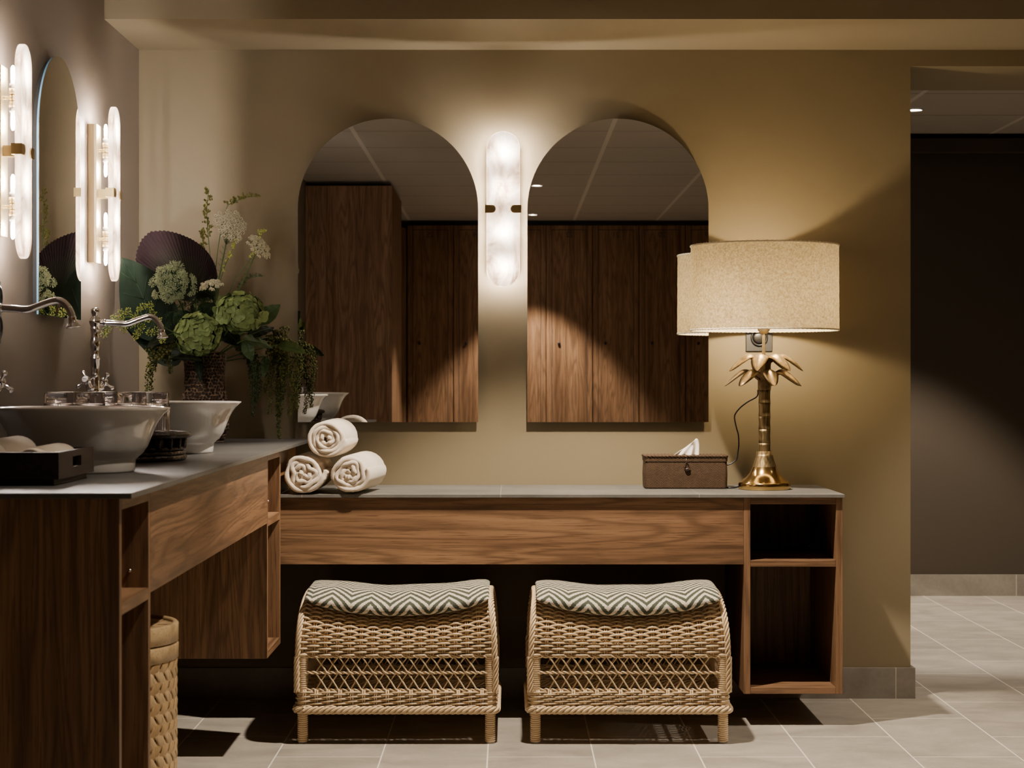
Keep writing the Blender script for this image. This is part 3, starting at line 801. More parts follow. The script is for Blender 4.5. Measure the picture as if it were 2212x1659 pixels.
part('stem_post', MB().box(LX-.0070, LX+.0020, LY-.005, LY+.005, lz(770), lz(724)).box(LX-.0058, LX+.0010, LY-.004, LY+.004, lz(724), lz(716)), M['brass'], t, bevel=.0006)
part('lamp_holder', MB().lathe([(0, lz(721)), (.010, lz(721)), (.019, lz(714)), (.021, lz(706)), (.021, lz(690)), (0, lz(690))], (LX-.002, LY, 0), 24), M['brass'], t)
part('bulb', MB().ball((LX, LY, lz(659)), .028, 20, 12), M['lamp_bulb'], t)
zb_, zt_ = lz(713), lz(531.5)
def sh(u, v):
    a = 2*PI*u; r = .2352 - .0012*v + .0006*math.sin(a*93+v*40)+.0005*math.sin(a*151-v*77)
    return (LX+r*math.cos(a), LY+r*math.sin(a), zb_+(zt_-zb_)*v + (.0009*math.sin(a*120) if v in (0, 1) else 0))
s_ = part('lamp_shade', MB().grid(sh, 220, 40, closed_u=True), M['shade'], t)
for zq in (zb_, zt_):
    b = MB().tube([(LX+.2345*math.cos(a), LY+.2345*math.sin(a), zq + .0011*math.sin(a*97)) for a in [2*PI*i/260 for i in range(260)]], .0026, 7, closed=True)
    part('shade_hem', b, M['hem'], s_)
b = MB()
for k in range(3):
    a = 2*PI*k/3 + .5
    b.tube([(LX, LY, zb_+.012+.028), (LX+.233*math.cos(a), LY+.233*math.sin(a), zb_+.012)], .0014, 6)
part('shade_spider', b, M['brass'], t)
cp = [(1637, 843, 6.03), (1637, 852, 6.045), (1632, 859, 6.06), (1614, 869, 6.09), (1598, 882, 6.12), (1588, 895, 6.14), (1587, 906, 6.15), (1591, 925, 6.16), (1595, 940, 6.17), (1596, 960, 6.17), (1594, 975, 6.17), (1592, 990, 6.17), (1585, 998, 6.17), (1573, 1004, 6.17), (1560, 1006, 6.17)]
def smooth_path(pts, q=5):
    out = []
    for i in range(len(pts)-1):
        p0 = pts[max(i-1,0)]; p1 = pts[i]; p2 = pts[i+1]; p3 = pts[min(i+2, len(pts)-1)]
        for s in range(q):
            f = s/q; out.append(tuple(.5*((2*b)+(-a+c)*f+(2*a-5*b+4*c-d)*f*f+(-a+3*b-3*c+d)*f**3) for a, b, c, d in zip(p0, p1, p2, p3)))
    out.append(tuple(pts[-1])); return out
cord = MB().tube([at(*p) for p in smooth_path(cp)], .0024, 8)
cord.tube(smooth_path([(LX-.081, LY+.01, HC+.008), (LX-.095, LY+.03, HC+.0035), (LX-.13, LY+.055, HC+.003), (.665, -.10, HC+.003)]), .0026, 8)
cord.ball((.706, -.108, HC+.014), .006, 10, 6)
part('power_cord', cord, M['black'], t)

# sockets on the walls
def outlet(loc, rz, w, h, cups, label):
    t = thing('wall_outlet', loc, label, 'wall socket', rz=rz)
    part('cover_plate', MB().box(-w/2, w/2, -.008, -.0005, -h/2, h/2), M['slate'], t, world=False, bevel=.0015)
    for zc in cups:
        Rm = Matrix.Rotation(PI/2, 3, 'X')
        part('socket_cup', MB().lathe([(.029, .008), (.0285, .016), (.0235, .016), (.0225, .0095), (.004, .009), (0, .009)], (0, 0, zc), 32, Rm), M['black'], t, world=False)
        part('socket_insert', MB().lathe([(.0205, .0092), (.0205, .013), (.015, .0145), (0, .0145)], (0, 0, zc), 24, Rm), M['black'], t, world=False)
    return t
outlet(((1639.5-1100)/649, 0, 1.2), 0, .088, .092, (0,), 'anthracite wall socket behind the stem of the palm lamp')
outlet((XL, yz(4.50), 1.222), PI/2, .080, .150, (.034, -.036), 'black double wall socket at the left edge above the near bowl')

# ------------------------------------------------------------ rattan stools
SH = .29          # half width of the woven body
def ztop(u): return .368 + .052*(u/SH)**2
_tab = {}
def prof_tab(u):
    k = round(u*400)
    if k in _tab: return _tab[k]
    uu = k/400; zt_ = ztop(uu); pts = []; N = 160
    for i in range(N+1):
        th = PI*(1 - i/N); c, s = math.cos(th), math.sin(th)
        y = .232*math.copysign(abs(c)**(2/2.9), c); z = .2535 + (zt_-.2535)*abs(s)**(2/2.9)
        pts.append((y, z))
    L = [0]
    for a, b in zip(pts[:-1], pts[1:]): L.append(L[-1] + math.hypot(b[0]-a[0], b[1]-a[1]))
    _tab[k] = (pts, L); return _tab[k]
def arc(u, t, off=0):
    "point on the arch at width u, arc fraction t, offset along the outward normal"
    pts, L = prof_tab(u); d = max(0, min(1, t))*L[-1]
    lo, hi = 0, len(L)-1
    while hi - lo > 1:
        m = (lo+hi)//2
        if L[m] <= d: lo = m
        else: hi = m
    f = (d-L[lo])/max(1e-9, L[hi]-L[lo])
    y = pts[lo][0]+(pts[hi][0]-pts[lo][0])*f; z = pts[lo][1]+(pts[hi][1]-pts[lo][1])*f
    a = pts[max(0, lo-2)]; b = pts[min(len(pts)-1, hi+2)]
    ty, tz = b[0]-a[0], b[1]-a[1]; l = math.hypot(ty, tz) or 1
    return Vector((u*(1-.038*((z-.2535)/.15)**2), y - tz/l*off, z + ty/l*off))
SP = .0345
def weave_shell():
    mb = MB(); rows = 74; xs = [-.281 + .562*i/66 for i in range(67)]
    for r in range(rows):
        t = (r+.5)/rows; top = .30 < t < .70
        step = 2 if top else 1
        if top and r % 2: pass
        pts = []
        jit = (rnd.random()-.5)*.0008
        for i, x in enumerate(xs):
            if top and i % 2 and i != len(xs)-1: continue
            o = .0056*math.cos(PI*(x/SP + r)) + .001
            dz = .0006*math.sin(PI*(x/SP + r) + .9)
            tt = t + (dz + jit)/.66
            pts.append(arc(x, tt, o))
        mb.tube(pts, .0033, 5 if top else 6, caps=False)
    n = 8
    for i in range(-n, n+1):
        for s in (-.0030, .0030):
            x = i*SP + s
            mb.tube([arc(x, j/44, -.0005) for j in range(45)], .0024, 5, caps=False)
    return mb
def twine(mb, p0, p1, nrm, r=.0026, amp=.0040, pitch=.034, strands=2, n=6):
    p0, p1 = Vector(p0), Vector(p1); d = p1-p0; L = d.length; d.normalize(); nrm = Vector(nrm); up = d.cross(nrm)
    N = max(8, int(L/.0045))
    for k in range(strands):
        ph = 2*PI*k/strands
        mb.tube([p0 + d*(L*i/N) + nrm*(amp*math.cos(2*PI*L*i/N/pitch+ph)) + up*(amp*.75*math.sin(2*PI*L*i/N/pitch+ph)) for i in range(N+1)], r, n, caps=False)
def lattice():
    mb = MB()
    for sy in (-1, 1):
        y = sy*.232
        x = -.252
        while x < .253:
            for (z0, z1) in ((.253, .2065), (.2065, .156)):
                for s in (-1, 1):
                    xa, xb = x - s*.0165, x + s*.0165
                    if abs(xa) > .262 or abs(xb) > .262: continue
                    bow = .004*s
                    mb.tube([(xa, y+s*.002*sy, z0), ((xa+xb)/2+bow*.3, y+s*.003*sy, (z0+z1)/2), (xb, y+s*.002*sy, z1)], .0024, 5, caps=False)
            x += .0336
        for z in (.2535, .2065, .1560):
            twine(mb, (-.285, y, z), (.285, y, z), (0, sy, 0))
    for sx in (-1, 1):
        x = sx*.283; y = -.19
        while y < .2:
            for (z0, z1) in ((.253, .2065), (.2065, .156)):
                for s in (-1, 1):
                    mb.tube([(x+s*.002, y-s*.0165, z0), (x+s*.003, y, (z0+z1)/2), (x+s*.002, y+s*.0165, z1)], .0024, 5, caps=False)
            y += .0336
        for z in (.2535, .2065, .1560):
            twine(mb, (x, -.228, z), (x, .228, z), (sx, 0, 0))
    return mb
def loop_pt(s, hx, hy, r):
    "rounded rectangle by arc length s in 0..1 -> (x, y, nx, ny)"
    segs = [2*(hx-r), PI*r/2, 2*(hy-r), PI*r/2]*2; per = sum(segs); d = (s % 1)*per
    c = [(0,-hy), (hx-r,-hy+r), (hx,0), (hx-r,hy-r), (0,hy), (-hx+r,hy-r), (-hx,0), (-hx+r,-hy+r)]
    for i, L in enumerate(segs):
        if d <= L: break
        d -= L
    if i == 0: return (-hx+r+d, -hy, 0, -1)
    if i == 2: return (hx, -hy+r+d, 1, 0)
    if i == 4: return (hx-r-d, hy, 0, 1)
    if i == 6: return (-hx, hy-r-d, -1, 0)
    a0 = {1: -PI/2, 3: 0, 5: PI/2, 7: PI}[i]; a = a0 + d/r
    cx_, cy_ = c[i]
    return (cx_ + r*math.cos(a), cy_ + r*math.sin(a), math.cos(a), math.sin(a))
def lower_band():
    mb = MB(); hx, hy, r = .289, .237, .022; per = 2*(2*(hx-r)+2*(hy-r)) + 2*PI*r
    nst = 2*round(per/SP/2); N = nst*4
    for q in range(7):
        z = .1495 - q*.0066
        pts = []
        for i in range(N):
            s = i/N; x, y, nx, ny = loop_pt(s, hx, hy, r); o = .0048*math.cos(PI*(s*nst + q))
            pts.append((x+nx*o, y+ny*o, z + .0010*math.sin(PI*(s*nst+q)+.8)))
        mb.tube(pts, .0030, 6, closed=True)
    for k in range(nst):
        x, y, nx, ny = loop_pt((k+.0)/nst, hx, hy, r)
        for s in (-.003, .003):
            mb.tube([(x - ny*s, y + nx*s, .100), (x - ny*s, y + nx*s, .157)], .0024, 5)
    return mb
def bottom_braid():
    mb = MB(); hx, hy, r = .292, .240, .024; N = 560
    for k in range(5):
        pts = []
        for i in range(N):
            s = i/N; x, y, nx, ny = loop_pt(s, hx, hy, r); a = 2*PI*(s*24 + k/5)
            o = .0085*math.cos(a); pts.append((x+nx*o, y+ny*o, .0985 + .0085*math.sin(a)))
        mb.tube(pts, .0043, 7, closed=True)
    return mb
def rim_braid(sx):
    mb = MB()
    base = [arc(sx*SH*.985, j/200, .0035) for j in range(201)]
    base = [Vector((sx*.289, base[0].y-.0, z)) for z in [.150 + (.2535-.150)*i/40 for i in range(40)]] + base + [Vector((sx*.289, base[-1].y, z)) for z in [.2535 - (.2535-.150)*i/40 for i in range(1, 41)]]
    L = [0]
    for a, b in zip(base[:-1], base[1:]): L.append(L[-1] + (b-a).length)
    for k in range(5):
        pts = []
        for i, p in enumerate(base):
            t_ = (base[min(i+1, len(base)-1)] - base[max(i-1, 0)]).normalized()
            n1 = Vector((sx, 0, 0)); n2 = t_.cross(n1)
            a = 2*PI*(L[i]/.085 + k/5)
            pts.append(p + n1*(.0065*math.cos(a)) + n2*(.0055*math.sin(a)))
        mb.tube(pts, .0033, 7)
    return mb
def side_weave(sx):
    mb = MB(); xb_ = sx*.279
    z = .262; r_ = 0
    while z < ztop(SH) - .012:
        # half width of the arch at this height
        k = (z-.2535)/(ztop(SH)-.2535); hw = .232*(1-k**2.9)**(1/2.9) - .004
        N = max(6, int(hw*2/.009)); x0_ = xb_*(1-.038*((z-.2535)/.15)**2)
        mb.tube([(x0_ + sx*.0042*math.cos(PI*((-hw+2*hw*i/N)/SP + r_)), -hw+2*hw*i/N, z) for i in range(N+1)], .0030, 5, caps=False)
        z += .0086; r_ += 1
    for i in range(-6, 7):
        y = i*SP; k = min(.999, abs(y)/.232); zt_ = .2535 + (ztop(SH)-.2535)*(1-k**2.9)**(1/2.9)
        for s in (-.003, .003): mb.tube([(xb_, y+s, .2535), (xb_*(1-.038*((zt_-.2535)/.15)**2), y+s, zt_)], .0024, 5)
    return mb
def wrapped_leg(x, y):
    prof = [(0, .0045), (.0115, .0045)]; z = .0045
    while z < .262:
        prof += [(.0130, z), (.0153, z+.0016), (.0156, z+.0030), (.0153, z+.0044), (.0130, z+.0060)]; z += .0062
    prof.append((0, z))
    return MB().lathe(prof, (x, y, 0), 18)
def make_stool(loc, label):
    t = thing('rattan_stool', loc, label, 'stool', 'rattan stools under the counter')
    part('woven_seat', weave_shell(), M['cane'], t, world=False)
    part('open_lattice', lattice(), M['cane'], t, world=False)
    lb = part('lower_band', lower_band(), M['cane'], t, world=False)
    part('bottom_braid', bottom_braid(), M['cane'], lb, world=False)
    for sx in (-1, 1):
        part('side_weave', side_weave(sx), M['cane'], t, world=False)
        part('rim_braid', rim_braid(sx), M['cane'], t, world=False)
    for x in (-.2735, .2735):
        for y in (-.224, .224):
            lg = part('leg', wrapped_leg(x, y), M['cane'], t, world=False)
            part('glide', MB().lathe([(0, .0002), (.0125, .0002), (.0135, .002), (.013, .0044), (0, .0044)], (x, y, 0), 20), M['rubber'], lg, world=False)
    b = MB().tube([(-.265, .0, .185), (.265, .0, .185)], .012, 10)
    return t
st = make_stool((-.329, -.552, 0), 'rattan stool on the left, nearer the birch basket, without a name plate')
st2 = dup(st, (.350, -.552, 0), None, 'rattan stool on the right with a small metal name plate on its lower edge')
pl = part('name_plate', MB().box(-.0255, -.0255+.051-.0, -.2545, -.2530, -.0075, .0075), M['plate'], st2, world=False, bevel=.0006)
pl.location = (-.0135, -.0015, .1005)
tx = text_mb('Sika-Design', .0088, .0002)
o = part('plate_lettering', xform(tx, Matrix.Translation((0, -.2547, -.0005)) @ Matrix.Rotation(PI/2, 4, 'X')), M['ink'], pl, world=False)
for s in (-1, 1):
    part('rivet', MB().ball((s*.0215, -.2548, .001), .0022, 10, 6), M['silver_screw'], pl, world=False)

def body_z(u, y):
    k = min(.9999, abs(y)/.232); return .2535 + (ztop(u)-.2535)*(1-k**2.9)**(1/2.9)
def cushion(loc, label, seed):
    mb = MB(); NU, NV = 84, 72; ph = seed*1.7
    def pt(i, j):
        a = math.sin(PI/2*(-1 + 2*i/(NU-1))); a = a*.6 + (-1+2*i/(NU-1))*.4
        e = max(0, 1-abs(a)**6)**.5
        x = .270*a + .002*math.sin(ph)
        th = 2*PI*j/(NV-1) - PI/2
        c, s = math.cos(th), math.sin(th)
        yy = .216*math.copysign(abs(c)**.55, -c if False else c)*(1-.03*(1-e))
        yy = -yy  # th=0 faces the viewer
        zb = body_z(x, max(-.17, min(.17, yy))) + .0085
        ztp = .4270 + .025*(x/.26)**2 + .0016*math.sin(x*31+ph) + .0012*math.sin(yy*40+ph)
        ztp = ztp + .004 - .018*(abs(yy)/.216)**3
        mid = (zb + ztp)/2; hf = (ztp-zb)/2
        z = mid + hf*math.copysign(abs(s)**.62, s)*e
        return Vector((x, yy, z))
    for i in range(NU):
        v = 0; prev = None
        P = [pt(i, j) for j in range(NV)]
        j0 = NV//4
        Ls = [0]
        for j in range(1, NV): Ls.append(Ls[-1] + (P[j]-P[j-1]).length)
        for j in range(NV): mb.vert(P[j], (P[j].x + seed*.05, Ls[j]-Ls[j0]))
    for i in range(NU-1):
        for j in range(NV-1):
            mb.face((i*NV+j, (i+1)*NV+j, (i+1)*NV+j+1, i*NV+j+1), True)
    return single('seat_cushion', mb, M['cushion'], loc, label, 'cushion', 'zigzag cushions on the rattan stools', world=False)
cushion((-.329, -.552, 0), 'green and cream zigzag cushion on the left rattan stool', 0)
cushion((.348, -.552, 0), 'green and cream zigzag cushion on the right rattan stool', .8)

# ------------------------------------------------------------ birch basket
BX, BY, BR = -.858, yz(3.9), .170
t = thing('birch_basket', (BX, BY, 0), 'tall lidded basket of plaited birch strips under the left vanity', 'basket')
def strips(sgn, rad):
    mb = MB(); n = 34; zlo, zhi = .006, .490; slope = 1.36   # dz per arc length
    for i in range(n):
        a0 = 2*PI*i/n; N = 110
        def fn(u, v):
            z = zlo + (zhi-zlo)*u; w = (v-.5)
            arc_ = (z-zlo)/slope
            a = a0 + sgn*(arc_/BR) + w*.0258/BR
            # crossings with the other family
            ph = (z-zlo)/slope/BR*2/(2*PI/n)
            o = sgn*.0030*math.cos(PI*(ph + (0))) + rad - .0012*abs(w*2)**2
            o = rad + .0016*math.cos(PI*(ph) + (0 if sgn > 0 else PI)) - .0004*(abs(w)*2)**3
            R = BR - .004 + o
            return (BX + R*math.cos(a), BY + R*math.sin(a), z)
        mb.grid(fn, N, 5)
    return mb
b = strips(1, .0); b2 = strips(-1, .0)
o = part('plaited_wall', b, M['birch'], t); o2 = part('plaited_wall', b2, M['birch_c'], t)
for q in (o, o2):
    m = q.modifiers.new('thick', 'SOLIDIFY'); m.thickness = .0012
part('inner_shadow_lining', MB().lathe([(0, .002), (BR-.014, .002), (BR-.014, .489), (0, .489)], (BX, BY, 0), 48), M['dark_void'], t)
part('upper_band', MB().lathe([(BR-.006, .482), (BR+.0005, .484), (BR+.001, .512), (BR-.002, .516), (BR-.006, .516)], (BX, BY, 0), 72), M['birch_b'], t)
ld = part('lid', MB().lathe([(BR-.005, .518), (BR+.0005, .519), (BR+.001, .554), (BR-.002, .557), (BR-.006, .557), (BR-.010, .5575), (BR-.012, .553), (BR-.012, .549), (0, .549)], (BX, BY, 0), 72), M['birch_b'], t)
b = MB()
for i in range(-4, 5):
    for s in (0, 1):
        w = .017; c = i*.036; L = math.sqrt(max(0, (BR-.014)**2 - c*c))
        if s == 0: b.box(BX-L, BX+L, BY+c-w, BY+c+w, .5492, .5500+(i % 2)*.0006)
for i in range(-4, 5):
    c = i*.036; L = math.sqrt(max(0, (BR-.014)**2 - c*c)); n = int(L/.036)
    for k in range(-n, n+1):
        if (k+i) % 2: b.box(BX+c-.017, BX+c+.017, BY+k*.036-.018, BY+k*.036+.018, .5508, .5520)
part('plaited_top', b, M['birch_c'], ld)

# ------------------------------------------------------------ vase
VXX, VYY = at(443, 0, 5.93).x, yz(5.93)
t0 = ZT+.0003
def vprof(f):
    pts = [(0,.058),(.04,.062),(.15,.073),(.32,.0745),(.48,.0705),(.60,.0645),(.72,.0620),(.82,.0635),(.93,.0665),(.985,.0680),(1,.0660)]
    for (a, ra), (b_, rb) in zip(pts[:-1], pts[1:]):
        if f <= b_: 
            q = (f-a)/(b_-a); q = q*q*(3-2*q); return ra + (rb-ra)*q
    return pts[-1][1]
pit = {}
rg = random.Random(21)
NR, NA = 27, 40
for i in range(-1, NR+2):
    for j in range(NA): pit[(i, j)] = ((rg.random()-.5)*.42, (rg.random()-.5)*.42, .8+.4*rg.random())
def vz(u, v):
    h = .283; base = vprof(v)*(1+.02*math.sin(2*PI*u*2+1)+.015*math.sin(2*PI*u+2+3*v))
    y_ = v*NR; x_ = u*NA; best = 9
    for i in (int(y_)-1, int(y_), int(y_)+1):
        for dj in (-2, -1, 0, 1, 2):
            j = int(x_)+dj; o = pit.get((i, j % NA))
            if o is None: continue
            dx = (x_ - (j+.5+(.5 if i % 2 else 0)+o[0]))*1.0; dy = (y_ - (i+.5+o[1]))*1.0
            d = math.sqrt(dx*dx+dy*dy)/o[2]
            if d < best: best = d
    k = max(0, min(1, (best-.34)/.22)); k = k*k*(3-2*k)
    if v > .985 or v < .01: k = 1
    return base, k
mb = MB(); NUv, NVv = 280, 190
for i in range(NUv):
    for j in range(NVv):
        u, v = i/NUv, j/(NVv-1); r, k = vz(u, v); rr = r - .0052*(1-k); a = 2*PI*u
        mb.vert((VXX+rr*math.cos(a), VYY+rr*math.sin(a), t0+.283*v), (u, k*.92+.02))
for i in range(NUv):
    i2 = (i+1) % NUv
    for j in range(NVv-1): mb.face((i*NVv+j, i2*NVv+j, i2*NVv+j+1, i*NVv+j+1), True)
t = thing('textured_vase', (VXX, VYY, t0), 'brown pitted vase holding the flowers behind the far bowl', 'vase')
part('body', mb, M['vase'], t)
part('inner_wall', MB().lathe([(.0655, t0+.283), (.058, t0+.279), (.055, t0+.20), (.06, t0+.02), (0, t0+.012)], (VXX, VYY, 0), 48), M['vase'], t)
part('foot', MB().lathe([(0, t0), (.060, t0), (.058, t0+.003), (0, t0+.003)], (VXX, VYY, 0), 40), M['vase'], t)

# ------------------------------------------------------------ flowers
ROOT = at(443, 790, 5.93)
FG = 'flowers and foliage in the brown vase'
def froot(dx=0, dy=0): return ROOT + Vector((dx, dy, 0))
def bez(p0, p1, p2, n=14):
    p0, p1, p2 = Vector(p0), Vector(p1), Vector(p2)
    return [p0*(1-t_)**2 + p1*2*t_*(1-t_) + p2*t_*t_ for t_ in [i/n for i in range(n+1)]]
def flower(name, label, cat, loc): return thing(name, loc, label, cat, FG)
def fib(n, i):
    z = 1-2*(i+.5)/n; r = math.sqrt(1-z*z); a = i*2.399963
    return Vector((r*math.cos(a), r*math.sin(a), z))
def petal(mb, c, nrm, dr, L, w, cup=.25, n=5):
    nrm = nrm.normalized(); dr = (dr - nrm*dr.dot(nrm)).normalized(); sd = nrm.cross(dr)
    b = len(mb.v)
    for i in range(n):
        f = i/(n-1); ww = w*math.sin(PI*(.10+.86*f))**.65
        for s in (-1, -.5, 0, .5, 1):
            p = c + dr*(L*f) + sd*(ww*s) + nrm*(cup*L*(f*f*.6 + .5*s*s*.8))
            mb.vert(p)
    for i in range(n-1):
        for k in range(4): mb.face((b+i*5+k, b+i*5+k+1, b+(i+1)*5+k+1, b+(i+1)*5+k), True)
def hydrangea(px, py, Z, rx, ry, label, seed):
    c = at(px, py, Z); k = Z/F; R = Vector((rx*k, (rx+ry)/2*k*.85, ry*k)); rg = random.Random(seed)
    t = flower('hydrangea', label, 'flower', c)
    mb = MB(); n = 130
    for i in range(n):
        d = fib(n, i); d = (d + Vector((rg.uniform(-.12,.12), rg.uniform(-.12,.12), rg.uniform(-.12,.12)))).normalized()
        q = .86 + .14*rg.random()
        p = c + Vector((d.x*R.x*q, d.y*R.y*q, d.z*R.z*q))
        nr = (d + Vector((rg.uniform(-.38,.38), rg.uniform(-.38,.38), rg.uniform(-.38,.38)))).normalized()
        a = Vector((rg.uniform(-1,1), rg.uniform(-1,1), rg.uniform(-1,1)))
        a = (a - nr*a.dot(nr)).normalized(); b_ = nr.cross(a)
        L = R.x*.245*(.8+.4*rg.random())
        for m in range(4):
            an = PI/2*m; petal(mb, p, nr, a*math.cos(an)+b_*math.sin(an), L, L*.60, rg.uniform(.08, .26))
    part('flower_head', mb, M['petal'], t)
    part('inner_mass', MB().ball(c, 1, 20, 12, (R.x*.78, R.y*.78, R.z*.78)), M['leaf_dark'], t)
    part('stem', MB().tube(bez(froot(), (c+froot())/2 + Vector((0, 0, .01)), c), .003, 7), M['stem'], t)
hydrangea(427, 722, 5.70, 49, 46, 'green hydrangea head lower left, just above the vase mouth', 1)
hydrangea(519, 676, 5.74, 54, 43, 'green hydrangea head higher up on the right of the bouquet', 2)
def tuft(px, py, Z, rx, ry, mat, label, seed, nsub=22, spikes=56, name='trachelium_head', light=None):
    c = at(px, py, Z); k = Z/F; R = Vector((rx*k, rx*k*.8, ry*k)); rg = random.Random(seed)
    t = flower(name, label, 'flower', c); mb = MB(); tips = MB()
    for i in range(nsub):
        d = fib(nsub, i)
        if d.y > .45: continue
        d = (d + Vector((rg.uniform(-.25,.25), 0, rg.uniform(-.25,.25))))
        sc_ = .66 + .22*rg.random(); cc = c + Vector((d.x*R.x*sc_, d.y*R.y*sc_, d.z*R.z*sc_)); rs = R.x*.235*(.7+.6*rg.random())
        for j in range(spikes):
            e = fib(spikes, j)
            if e.dot(d) < -.15: continue
            e = (e + Vector((rg.uniform(-.2,.2), rg.uniform(-.2,.2), rg.uniform(-.2,.2)))).normalized()
            L = rs*(.8+.3*rg.random()); p = cc + e*L
            mb.tube([cc + e*(L*.35), p], [.0004, .0005], 3, caps=False)
            tips.ico(p, .0016); tips.ico(cc + e*(L*.78) + Vector((rg.uniform(-.002,.002), -.001, rg.uniform(-.002,.002))), .0012)
    part('floret_stalks', mb, mat, t); part('florets', tips, light or mat, t)
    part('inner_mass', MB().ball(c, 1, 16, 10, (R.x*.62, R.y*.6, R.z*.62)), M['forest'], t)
    part('stem', MB().tube(bez(froot(), (c+froot())/2, c), .0028, 6), M['stem'], t)
tuft(372, 610, 5.60, 47, 44, M['sage'], 'pale sage green feathery flower head left of the bouquet centre', 4, 62, 60, light=M['sage'])
tuft(396, 690, 5.74, 38, 34, M['forest'], 'dark green feathery tuft between the tap spout and the hydrangeas', 5, 36, 44, 'dark_tuft')
tuft(446, 668, 5.84, 32, 26, M['forest'], 'small dark green feathery tuft between the two hydrangeas', 6, 30, 44, 'dark_tuft')

def umbel(px, py, Z, r, tilt, label, seed, joint, n=46, mid=None, flat=.30):
    c = at(px, py, Z); k = Z/F; R = r*k; rg = random.Random(seed)
    t = flower('queen_annes_lace', label, 'flower', c)
    q = Vector(tilt).normalized().to_track_quat('Z', 'Y').to_matrix()
    mb = MB(); st_ = MB(); J = at(*joint)
    for i in range(n):
        rr = math.sqrt((i+.5)/n); a = i*2.39996 + rg.uniform(-.2,.2)
        p = c + q @ Vector((R*rr*math.cos(a), R*rr*math.sin(a), R*flat*(1-rr*rr) + rg.uniform(-.1,.1)*R*.5))
        for j in range(24):
            e = fib(24, j); 
            if (q @ Vector((0,0,1))).dot(e) < -.35: continue
            mb.ico(p + e*(R*.135*(.8+.35*rg.random())), .0020*(.7+.5*rg.random()))
        if i % 3 == 0: st_.tube([J, (J+p)/2 + (q @ Vector((0,0,-1)))*R*.05, p], .0007, 4)
    st_.tube(bez(froot(rg.uniform(-.02,.02)), at(*mid) if mid else (J+froot())/2, J, 20), .0022, 6)
    part('florets', mb, M['cream'], t); part('stem', st_, M['stem'], t)
    # feathery leaves along the stem
    lf = MB()
    P = bez(froot(), at(*mid) if mid else (J+froot())/2, J, 20)
    for i in range(7, 20):
        for s in (-1, 1, .4):
            d = Vector((s*rg.uniform(.5,1), rg.uniform(-.5,.5), rg.uniform(.1,.8))).normalized()
            L = rg.uniform(.010, .022)
            lf.tube([P[i], P[i]+d*L], [.0007, .0002], 3)
            lf.tube([P[i]+d*L*.5, P[i]+d*L*.5 + (d+Vector((0,0,.9))).normalized()*L*.5], [.0005, .0002], 3)
    part('feathery_leaf', lf, M['leaf_mid'], t)
umbel(497, 487, 5.85, 37, (.55, -.75, .35), 'largest cream lace flower, high in the bouquet beside the mirror', 11, (488, 528, 5.88), 60, (462, 640, 5.9), .35)
umbel(558, 535, 5.83, 31, (.75, -.45, .60), 'cream lace flower leaning out at the upper right of the bouquet', 12, (556, 540, 5.86), 44, (510, 640, 5.9), .35)
umbel(457, 618, 5.80, 25, (-.1, -.45, .95), 'small cream lace flower at the middle of the bouquet', 13, (464, 640, 5.84), 34, None, .35)

def sprig(name, label, path, seed, bud_r=.0028, mat='berry_mid', nb=30, spread=.020, root=True, start=.35, thin=.0013, twig=True, width=None):
    rg = random.Random(seed)
    pts = [at(*p) for p in smooth_path(path, 6)]
    t = flower(name, label, 'foliage sprig', pts[0])
    st_ = MB().tube(pts, [thin*(1.3-.8*i/len(pts)) for i in range(len(pts))], 6); bd = MB()
    n = len(pts)
    for i in range(nb):
        f = start + (1-start)*i/nb; p = pts[min(n-1, int(f*(n-1)))]
        d = Vector((rg.uniform(-1,1), rg.uniform(-.5,.5), rg.uniform(0,1))).normalized(); L = spread*rg.uniform(.5, 1.2)*(1.15-.5*f)
        e = p + d*L
        if twig: st_.tube([p, (p+e)/2 + Vector((0,0,-.001)), e], [thin*.6, thin*.45, thin*.35], 4)
        for q in range(5):
            f2 = .35 + .65*q/4; o = Vector((rg.uniform(-1,1), rg.uniform(-1,1), rg.uniform(-1,1)))*.0026
            c = p + d*L*f2 + o
            bd.ball(c, bud_r*rg.uniform(.7, 1.15), 6, 4, (1, 1, 1.25))
    part('stem', st_, M['stem'], t); part('buds', bd, M[mat], t)
    return t
sprig('berry_sprig', 'tallest upright green sprig at the top left of the bouquet', [(450, 740, 5.92), (456, 600, 5.93), (449, 500, 5.93), (447, 450, 5.93), (452, 408, 5.93)], 31, nb=26, start=.45)
sprig('berry_sprig', 'shorter upright green sprig leaning left beside the tallest one', [(450, 740, 5.92), (455, 620, 5.92), (446, 560, 5.92), (437, 515, 5.92), (438, 498, 5.92)], 36, nb=16, start=.6, spread=.014)
sprig('berry_sprig', 'green sprig arching to the upper right of the bouquet', [(455, 740, 5.92), (468, 560, 5.93), (487, 457, 5.92), (502, 438, 5.92), (530, 427, 5.92), (556, 424, 5.92)], 32, nb=24, start=.55)
sprig('berry_sprig', 'thin yellow green sprig standing between the two lace flowers', [(455, 740, 5.92), (478, 600, 5.92), (500, 545, 5.92), (512, 515, 5.92)], 33, mat='lime', nb=14, start=.4, spread=.010)
sprig('berry_sprig', 'fine forked green sprig right of the bouquet behind the lace flower', [(460, 740, 5.93), (500, 620, 5.94), (540, 560, 5.94), (560, 508, 5.94), (572, 500, 5.94)], 34, mat='lime', nb=12, start=.5, spread=.012)
sprig('berry_sprig', 'low green feathery sprig pointing right above the hydrangea', [(460, 740, 5.9), (505, 640, 5.9), (535, 603, 5.9), (571, 596, 5.9)], 35, bud_r=.0014, mat='leaf_mid', nb=22, start=.45, spread=.016)
